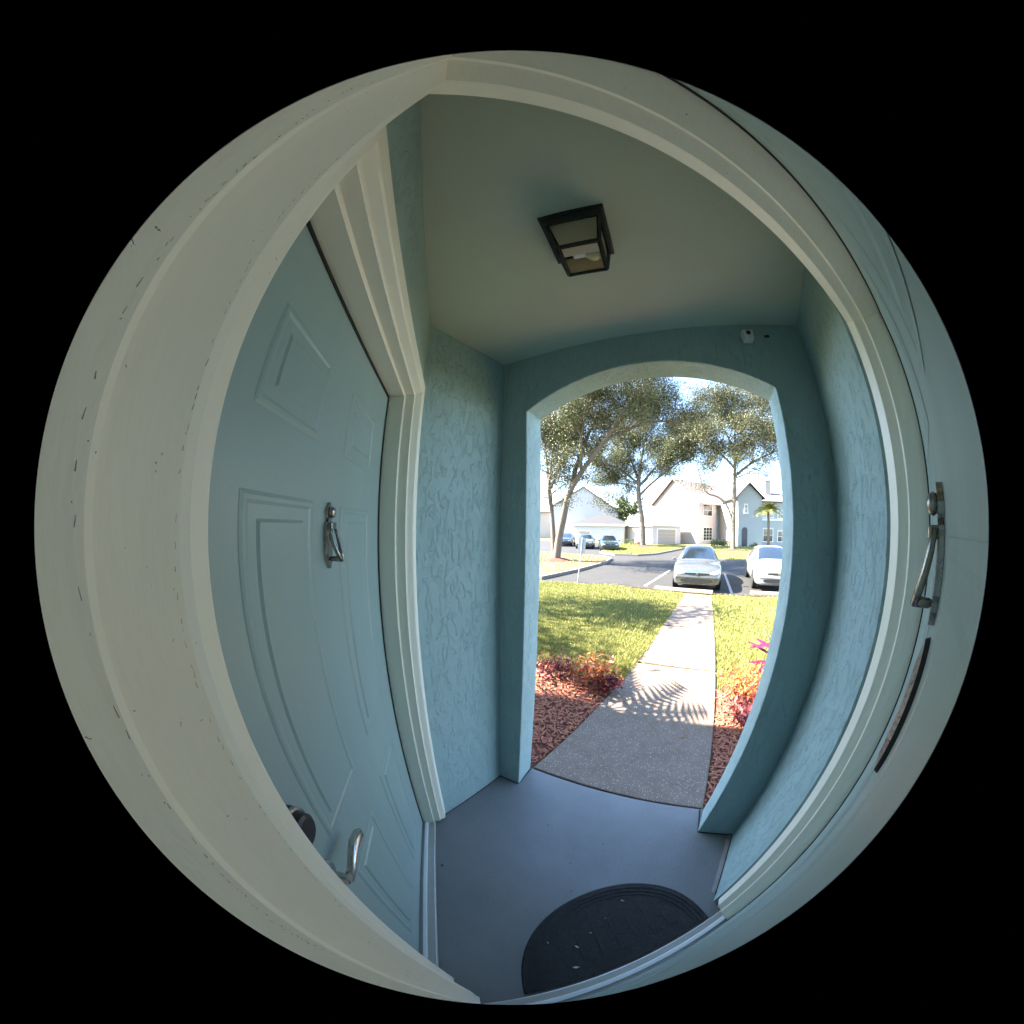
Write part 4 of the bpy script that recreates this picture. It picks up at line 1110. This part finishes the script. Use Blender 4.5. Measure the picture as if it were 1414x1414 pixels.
        for wy in (1.30, -1.27):
            m = MB(); m.lathe([(.335, -.02), (.350, 0.003), (.345, 0.006), (.30, .006)], (s * .874, wy, .32), 'X', 26) if s > 0 else m.lathe([(.30, -.006), (.345, -.006), (.350, -.003), (.335, .02)], (s * .874, wy, .32), 'X', 26)
            wh = m.build('wheel', M_dark, root)
            pr = [(.20, -.16), (.30, -.17), (.315, -.14), (.315, .0), (.30, .014), (.21, .012)]
            m = MB(); m.lathe([(r_, h * s) for r_, h in pr], (s * .875, wy, .315), 'X', 28); m.build('tyre', M_tyre, wh, smooth=True)
            pr = [(.03, -.02), (.212, -.02), (.212, .010), (.195, .012), (.185, -.004), (.06, .004), (.045, .016), (.004, .018)]
            m = MB(); m.lathe([(r_, h * s) for r_, h in pr], (s * .875, wy, .315), 'X', 28)
            for q in range(5):
                a_ = q * 2 * math.pi / 5; d = Vector((0, math.cos(a_), math.sin(a_))); e = Vector((0, -d.z, d.y)); c0 = Vector((s * .875, wy, .315)); xo = Vector((s * .014, 0, 0)); xi = Vector((-s * .01, 0, 0))
                m.hull([c0 + d * .03 - e * .022 + xi, c0 + d * .03 + e * .022 + xi, c0 + d * .2 + e * .016 + xi, c0 + d * .2 - e * .016 + xi], [c0 + d * .03 - e * .022 + xo, c0 + d * .03 + e * .022 + xo, c0 + d * .2 + e * .016 + xo * .6, c0 + d * .2 - e * .016 + xo * .6])
            m.build('rim', M_rim, wh)
        # door seams and handles
        for yy in (.98, .0, -.95):
            m = MB(); m.box(min(s * .872, s * .884), max(s * .872, s * .884), yy - .004, yy + .004, .30, .90); m.build('door_seam', M_dark, root)
        for yy in (.16, -.78):
            m = MB(); m.box(min(s * .872, s * .897), max(s * .872, s * .897), yy - .09, yy + .09, .80, .825); m.build('door_handle', paint, root, bevel=.006)
    for pth in ([(-.5, .98, .985), (-.1, 1.02, .955), (.1, 1.02, .955)], [(.05, .98, .985), (.4, 1.0, .965), (.6, .96, .98)]):
        m = MB(); m.tube(pth, .008, 4); m.build('wiper', M_dark, root)
    root.scale = (scale, scale, scale)
    root.location = loc; root.rotation_euler = (0, 0, rz)
    return root
cgp = 'cars in the parking lot'
make_car('parked_car', M_silver, 'silver hatchback parked nose-in at the end of the walk', cgp, (-0.33, 11.72, LOT), math.pi + rad(1.0), 0.985)
make_car('parked_car', M_carwhite, 'white sedan cut off by the arch, next to the silver car', cgp, (2.75, 12.35, LOT), math.pi - rad(2.0))
make_car('parked_car', M_carteal, 'dark sedan parked before the small grey-roofed garage', cgp, (-9.2, 25.2, LOT), rad(205), 0.98)
make_car('parked_car', M_silver, 'pale silver car partly behind the sign plate', cgp, (-12.2, 26.6, LOT), rad(200), 0.98)
make_car('parked_car', M_carblack, 'black car partly behind the forked oak trunk', cgp, (-15.6, 28.6, LOT), rad(200), 0.98)

# ------------------------------------------------------------------ houses
def frame_tf(o0, ang):
    c, s = math.cos(ang), math.sin(ang)
    def f(p): return Vector((o0[0] + p.x * c - p.y * s, o0[1] + p.x * s + p.y * c, p.z))
    return f
GZ = LOT + 0.03
def window(tf, root, a0, a1, z0, z1, face='x', pos=0.0, bars=(1, 1), mat_frame=None):
    """window on a wall. face 'front': wall in local x, outward -y at y=pos. face 'side': wall in local y, outward -x at x=pos"""
    mf = mat_frame or M_white
    def loc(a, d, z): return (a, pos - d, z) if face == 'front' else (pos - d, a, z)
    def bx(m, a_, b_, d0, d1, c_, e_):
        pts = [loc(a, d, z) for z in (c_, e_) for d in (d0, d1) for a in (a_, b_)]
        m.add(pts, [(0, 2, 3, 1), (4, 5, 7, 6), (0, 1, 5, 4), (2, 6, 7, 3), (0, 4, 6, 2), (1, 3, 7, 5)])
    m = MB(tf); t = 0.10
    bx(m, a0 - t, a1 + t, 0.002, 0.07, z1, z1 + t); bx(m, a0 - t - .05, a1 + t + .05, 0.002, 0.12, z0 - t, z0); bx(m, a0 - t, a0, 0.002, 0.07, z0, z1); bx(m, a1, a1 + t, 0.002, 0.07, z0, z1)
    w = m.build('window', mf, root)
    m = MB(tf); bx(m, a0, a1, 0.003, 0.02, z0, z1); m.build('pane', M_winglass, w)
    m = MB(tf)
    for k in range(1, bars[0] + 1):
        x = a0 + (a1 - a0) * k / (bars[0] + 1); bx(m, x - .025, x + .025, 0.021, 0.045, z0, z1)
    for k in range(1, bars[1] + 1):
        z = z0 + (z1 - z0) * k / (bars[1] + 1); bx(m, a0, a1, 0.0212, 0.040, z - .025, z + .025)
    m.build('muntin', mf, w)
    return w
def roof_gable_side(m, x0, x1, y0, y1, ze, zr, ov=0.4, th=0.16):
    """gable ends face -x/+x, ridge along x in the middle of y"""
    ym = (y0 + y1) / 2; sl = (zr - ze) / (ym - y0)
    for ya, sgn in ((y0, -1), (y1, 1)):
        yo = ya + sgn * ov; zo = ze - sl * ov
        m.hull([(x0 - ov, yo, zo), (x1 + ov, yo, zo), (x1 + ov, ym, zr), (x0 - ov, ym, zr)], [(x0 - ov, yo, zo + th), (x1 + ov, yo, zo + th), (x1 + ov, ym, zr + th), (x0 - ov, ym, zr + th)])
def hip_roof(m, x0, x1, y0, y1, ze, zr, ov=0.35, th=0.12):
    a = [(x0 - ov, y0 - ov, ze), (x1 + ov, y0 - ov, ze), (x1 + ov, y1 + ov, ze), (x0 - ov, y1 + ov, ze)]
    w, d = x1 - x0, y1 - y0; r_ = min(w, d) / 2
    if w >= d: r0, r1 = (x0 + r_, (y0 + y1) / 2, zr), (x1 - r_ + .01, (y0 + y1) / 2, zr)
    else: r0, r1 = ((x0 + x1) / 2, y0 + r_, zr), ((x0 + x1) / 2, y1 - r_ + .01, zr)
    b_ = [(p[0], p[1], p[2] + th) for p in a]
    pts = a + b_ + [r0, r1]
    fs = [(3, 2, 1, 0), (0, 1, 5, 4), (1, 2, 6, 5), (2, 3, 7, 6), (3, 0, 4, 7)]
    if w >= d: fs += [(4, 5, 9, 8), (6, 7, 8, 9), (5, 6, 9), (7, 4, 8)]
    else: fs += [(4, 5, 8), (5, 6, 9, 8), (6, 7, 9), (7, 4, 8, 9)]
    m.add(pts, fs)
def garage(o0, ang, w, d, ze, zr, wallm, sidem, roofm, label, door=(1.2, 3.6, 2.1), doorm=None):
    tf = frame_tf(o0, ang)
    root = empty('garage_building', (o0[0], o0[1], LOT), label, 'garage', 'small garage buildings')
    m = MB(tf); m.box(0, w, 0.0, 0.15, GZ, ze); m.build('front_wall', wallm, root)
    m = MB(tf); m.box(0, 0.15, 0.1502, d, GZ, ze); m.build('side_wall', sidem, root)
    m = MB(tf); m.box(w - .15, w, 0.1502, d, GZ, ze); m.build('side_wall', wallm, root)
    m = MB(tf); m.box(0.1502, w - .1502, d - .15, d, GZ, ze); m.build('back_wall', wallm, root)
    m = MB(tf); hip_roof(m, 0, w, 0, d, ze + .003, zr); m.build('roof', roofm, root)
    m = MB(tf); m.box(-.36, w + .36, -.36, -.352, ze - .16, ze + .10); m.box(-.36, -.352, -.35, d + .35, ze - .16, ze + .10); m.build('fascia', M_white, root)
    if door:
        a0, a1, h = door
        m = MB(tf); m.box(a0 - .15, a0, -.03, -.002, GZ, GZ + h + .15); m.box(a1, a1 + .15, -.03, -.002, GZ, GZ + h + .15); m.box(a0, a1, -.03, -.002, GZ + h, GZ + h + .15)
        gd = m.build('garage_door', M_white, root)
        for k in range(4):
            m = MB(tf); m.box(a0 + .002, a1 - .002, -.018, -.002, GZ + .01 + k * h / 4, GZ + (k + 1) * h / 4 - .015); m.build('door_panel', doorm or M_gdoor, gd)
    return root, tf
P2 = rad(53.13)   # front runs toward (.6,.8)
garage((-7.31, 37.0), P2, 5.57, 6.4, 2.12, 4.15, M_bshade, M_bstucco, M_roofpink, 'white garage with pink hip roof and beige door behind the oak', door=(1.0, 4.5, 1.95))
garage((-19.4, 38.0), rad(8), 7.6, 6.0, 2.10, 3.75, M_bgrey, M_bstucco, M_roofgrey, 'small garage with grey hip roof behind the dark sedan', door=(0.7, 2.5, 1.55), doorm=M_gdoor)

# centre two-storey house
o0 = (-1.3, 41.0); tf = frame_tf(o0, P2)
root = empty('house', (o0[0], o0[1], LOT), 'white two-storey house with pink roof and gable end, behind the silver car', 'house', 'two-storey houses across the lot')
W_, D_, ZE, ZR = 9.5, 9.5, 5.65, 9.0
m = MB(tf); m.box(0.0, 4.4, 0.0, 0.2, GZ, ZE); m.build('front_wall', M_bshade, root)
m = MB(tf); m.box(4.402, 11.0, 0.9, 1.1, GZ, ZE); m.box(4.402, 4.55, 0.2, 0.898, GZ, ZE); m.build('recessed_wall', M_bgrey, root)
m = MB(tf)
gab = [(0, D_ * 0 + 0.2002, GZ), (0, D_, GZ), (0, D_, ZE), (0, D_ / 2, ZR - .05), (0, 0.2002, ZE)]
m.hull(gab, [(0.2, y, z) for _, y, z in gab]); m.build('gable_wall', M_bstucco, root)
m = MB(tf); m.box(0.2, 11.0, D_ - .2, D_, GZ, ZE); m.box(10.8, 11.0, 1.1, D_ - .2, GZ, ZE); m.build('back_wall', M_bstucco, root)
m = MB(tf); roof_gable_side(m, 0, 11.0, 0, D_, ZE, ZR, 0.45); m.build('roof', M_roofpink, root)
m = MB(tf); m.box(-.45, 11.4, -.50, -.46, ZE - .52, ZE - .20); m.build('fascia', M_white, root)
window(tf, root, 1.1, 3.2, 3.55, 5.05, 'front', 0.0, (1, 1)); window(tf, root, 1.1, 3.2, 0.15, 1.85, 'front', 0.0, (2, 3))
window(tf, root, 6.2, 7.6, 3.55, 5.0, 'front', 0.9, (1, 1)); window(tf, root, 6.2, 7.6, 0.2, 1.8, 'front', 0.9, (1, 2))

# blue house with arched door
ang = rad(17); o0 = (4.05, 38.0); tf = frame_tf(o0, ang)
root = empty('house', (o0[0], o0[1], LOT), 'pale blue house with steep gable and arched dark door behind the palm', 'house', 'two-storey houses across the lot')
m = MB(tf)
gab = [(0, 0, GZ), (3.6, 0, GZ), (3.6, 0, 5.7), (1.8, 0, 7.3), (0, 0, 5.7)]
m.hull([(x, 0.25, z) for x, y, z in gab], gab); m.build('gable_wall', M_bblue, root)
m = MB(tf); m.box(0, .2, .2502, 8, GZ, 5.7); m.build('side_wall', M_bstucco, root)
m = MB(tf); m.box(3.602, 12, 1.2, 1.4, GZ, 5.2); m.box(3.4, 3.6, .2502, 1.198, GZ, 5.6); m.build('wing_wall', M_bblue, root)
m = MB(tf); m.box(.2, 12, 7.8, 8.0, GZ, 5.2); m.box(11.8, 12, 1.4, 7.8, GZ, 5.2); m.build('back_wall', M_bblue, root)
m = MB(tf)
for sgn in (-1, 1):
    x_e = 1.8 + sgn * 2.15; m.hull([(x_e, -.35, 5.40), (x_e, 6.0, 5.40), (1.8, 6.0, 7.32), (1.8, -.35, 7.32)], [(x_e, -.35, 5.53), (x_e, 6.0, 5.53), (1.8, 6.0, 7.45), (1.8, -.35, 7.45)])
m.build('gable_roof', M_roofgrey, root)
m = MB(tf); hip_roof(m, 3.9, 12, 1.2, 8.0, 5.205, 7.0); m.build('wing_roof', M_roofpink, root)
m = MB(tf); m.box(6.0, 6.9, 3.2, 4.1, 5.6, 8.4); m.build('chimney', M_bstucco, root)
m = MB(tf)
arc = [(.55, -.012, GZ), (1.35, -.012, GZ)] + [(.95 + .40 * math.cos(t), -.012, 1.55 + .40 * math.sin(t)) for t in [math.pi * k / 10 for k in range(11)]]
m.hull([(x, -.002, z) for x, y, z in arc], [(x, -.05, z) for x, y, z in arc]); dd = m.build('front_door', M_darkdoor, root)
m = MB(tf); m.lathe([(.03, -.052), (.03, -.09), (.01, -.10)], (1.24, 0, .62), 'Y', 10); m.build('door_knob', M_nickel, dd)
window(tf, root, 1.0, 1.35, 3.7, 4.7, 'front', 0.0, (0, 1)); window(tf, root, 4.4, 5.9, 3.3, 4.3, 'front', 1.2, (2, 1)); window(tf, root, 6.8, 8.2, 3.2, 4.1, 'front', 1.2, (2, 1))
window(tf, root, 4.4, 5.9, .2, 1.8, 'front', 1.2, (1, 1)); window(tf, root, 6.8, 8.2, .2, 1.5, 'front', 1.2, (1, 1))
m = MB(tf); m.box(3.61, 12.0, 1.12, 1.198, 2.85, 3.10); m.build('white_band', M_white, root)

# house behind the forked oak
ang = rad(30); o0 = (-26.2, 43.0); tf = frame_tf(o0, ang)
root = empty('house', (o0[0], o0[1], LOT), 'grey white gabled house behind the forked oak and grey-roofed garage', 'house', 'two-storey houses across the lot')
m = MB(tf)
gab = [(0, 0, GZ), (11.8, 0, GZ), (11.8, 0, 4.6), (5.4, 0, 8.9), (0, 0, 5.6)]
m.hull([(x, .25, z) for x, y, z in gab], gab); m.build('gable_wall', M_bgrey, root)
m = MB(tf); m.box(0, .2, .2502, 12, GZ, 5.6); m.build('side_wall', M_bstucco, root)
m = MB(tf); m.box(11.6, 11.8, .2502, 12, GZ, 4.6); m.build('side_wall', M_bgrey, root)
m = MB(tf); m.box(.2, 11.6, 11.8, 12, GZ, 4.6); m.build('back_wall', M_bgrey, root)
m = MB(tf)
m.hull([(-.45, -.35, 5.33), (-.45, 12.3, 5.33), (5.4, 12.3, 8.92), (5.4, -.35, 8.92)], [(-.45, -.35, 5.47), (-.45, 12.3, 5.47), (5.4, 12.3, 9.06), (5.4, -.35, 9.06)])
m.hull([(12.2, -.35, 4.33), (12.2, 12.3, 4.33), (5.4, 12.3, 8.92), (5.4, -.35, 8.92)], [(12.2, -.35, 4.47), (12.2, 12.3, 4.47), (5.4, 12.3, 9.06), (5.4, -.35, 9.06)])
m.build('roof', M_roofpink, root)
window(tf, root, 3.0, 9.0, 3.3, 4.6, 'side', 0.0, (2, 1))
m = MB(tf); m.box(-9.0, -.002, 2.0, 2.2, GZ, 4.4); m.box(-9.0, -8.8, 2.2, 10, GZ, 4.4); m.box(-9, -.002, 9.8, 10, GZ, 4.4); m.build('wing_wall', M_bstucco, root)
m = MB(tf); hip_roof(m, -9.0, -.45, 2.0, 10, 4.405, 6.6); m.build('wing_roof', M_roofpink, root)
window(tf, root, -6.5, -4.8, 2.6, 3.9, 'front', 2.0, (1, 1)); window(tf, root, -6.5, -4.8, .3, 1.8, 'front', 2.0, (1, 1))

# ------------------------------------------------------------------ fallen leaves
p1 = scatter_poly(900, [(-4.6, 8.9), (0.4, 9.2), (3.0, 9.5), (3.0, 10.0), (-3.2, 9.95), (-5.6, 8.9)])
p2 = scatter_poly(700, [(-6, 9.2), (-5.6, 12), (-5.7, 16), (-9.5, 17), (-10, 10)])
p3 = scatter_poly(260, [(-0.8, 2.0), (0.4, 2.0), (0.35, 9.0), (-0.7, 9.0)])
p4 = scatter_poly(900, [(-5, 3.0), (2, 3.0), (2.6, 9.2), (-5.6, 8.8)])
pp = np.concatenate([p1, p2, p3, p4]); zz_ = np.concatenate([np.where(p1[:, 1] > 9.6, LOT + 0.008, gzv(p1[:, 1]) + 0.03), np.full(len(p2), LOT + 0.17), gzv(p3[:, 1]) + 0.024, gzv(p4[:, 1]) + 0.045])
nn = len(pp); a = rng.uniform(0, 6.28, nn); l = rng.uniform(0.012, 0.026, nn); w = l * rng.uniform(0.3, 0.5, nn)
c = np.stack([pp[:, 0], pp[:, 1], zz_], 1); D = np.stack([np.cos(a) * l, np.sin(a) * l, rng.uniform(-0.2, 0.5, nn) * l], 1); E_ = np.stack([-np.sin(a) * w, np.cos(a) * w, rng.uniform(-0.3, 0.3, nn) * w], 1)
V = np.stack([c - D, c - E_, c + D, c + E_], 1).reshape(-1, 3); V[:, 2] = np.maximum(V[:, 2], np.repeat(zz_, 4) - 0.003)
tag(raw_mesh('fallen_leaves', V, np.arange(len(V)).reshape(-1, 4), mat('dry_oak_leaves', (0.22, 0.11, 0.045), rough=0.8, island=True, color2=(0.34, 0.22, 0.10))), 'dry brown oak leaves scattered over lawn edge, walk and island', 'leaves', kind='stuff')

# grit on the porch floor
pg = scatter_poly(420, [(-0.80, 0.58), (-0.72, 0.96), (0.33, 1.10), (0.50, 1.10), (0.48, 0.80), (0.0, 0.42), (-0.35, 0.20)])
nn = len(pg); a = rng.uniform(0, 6.28, nn); l = rng.uniform(0.0008, 0.003, nn) * np.where(rng.random(nn) < 0.06, 2.6, 1.0)
c = np.stack([pg[:, 0], pg[:, 1], np.full(nn, 0.0006)], 1); D = np.stack([np.cos(a) * l, np.sin(a) * l, np.zeros(nn)], 1); E_ = np.stack([-np.sin(a) * l * 0.6, np.cos(a) * l * 0.6, np.zeros(nn)], 1); T_ = np.stack([np.zeros(nn), np.zeros(nn), l * 0.7], 1)
V = np.stack([c - D, c - E_, c + D, c + E_, c + T_], 1).reshape(-1, 3)
F_ = (np.arange(nn)[:, None, None] * 5 + np.array([[0, 1, 4], [1, 2, 4], [2, 3, 4], [3, 0, 4]])[None]).reshape(-1, 3)
tag(raw_mesh('floor_grit', V, F_, mat('grit', (0.10, 0.08, 0.06), rough=0.9, island=True, color2=(0.34, 0.29, 0.24))), 'fine grit and crumbs scattered on the porch floor', 'grit', kind='stuff')
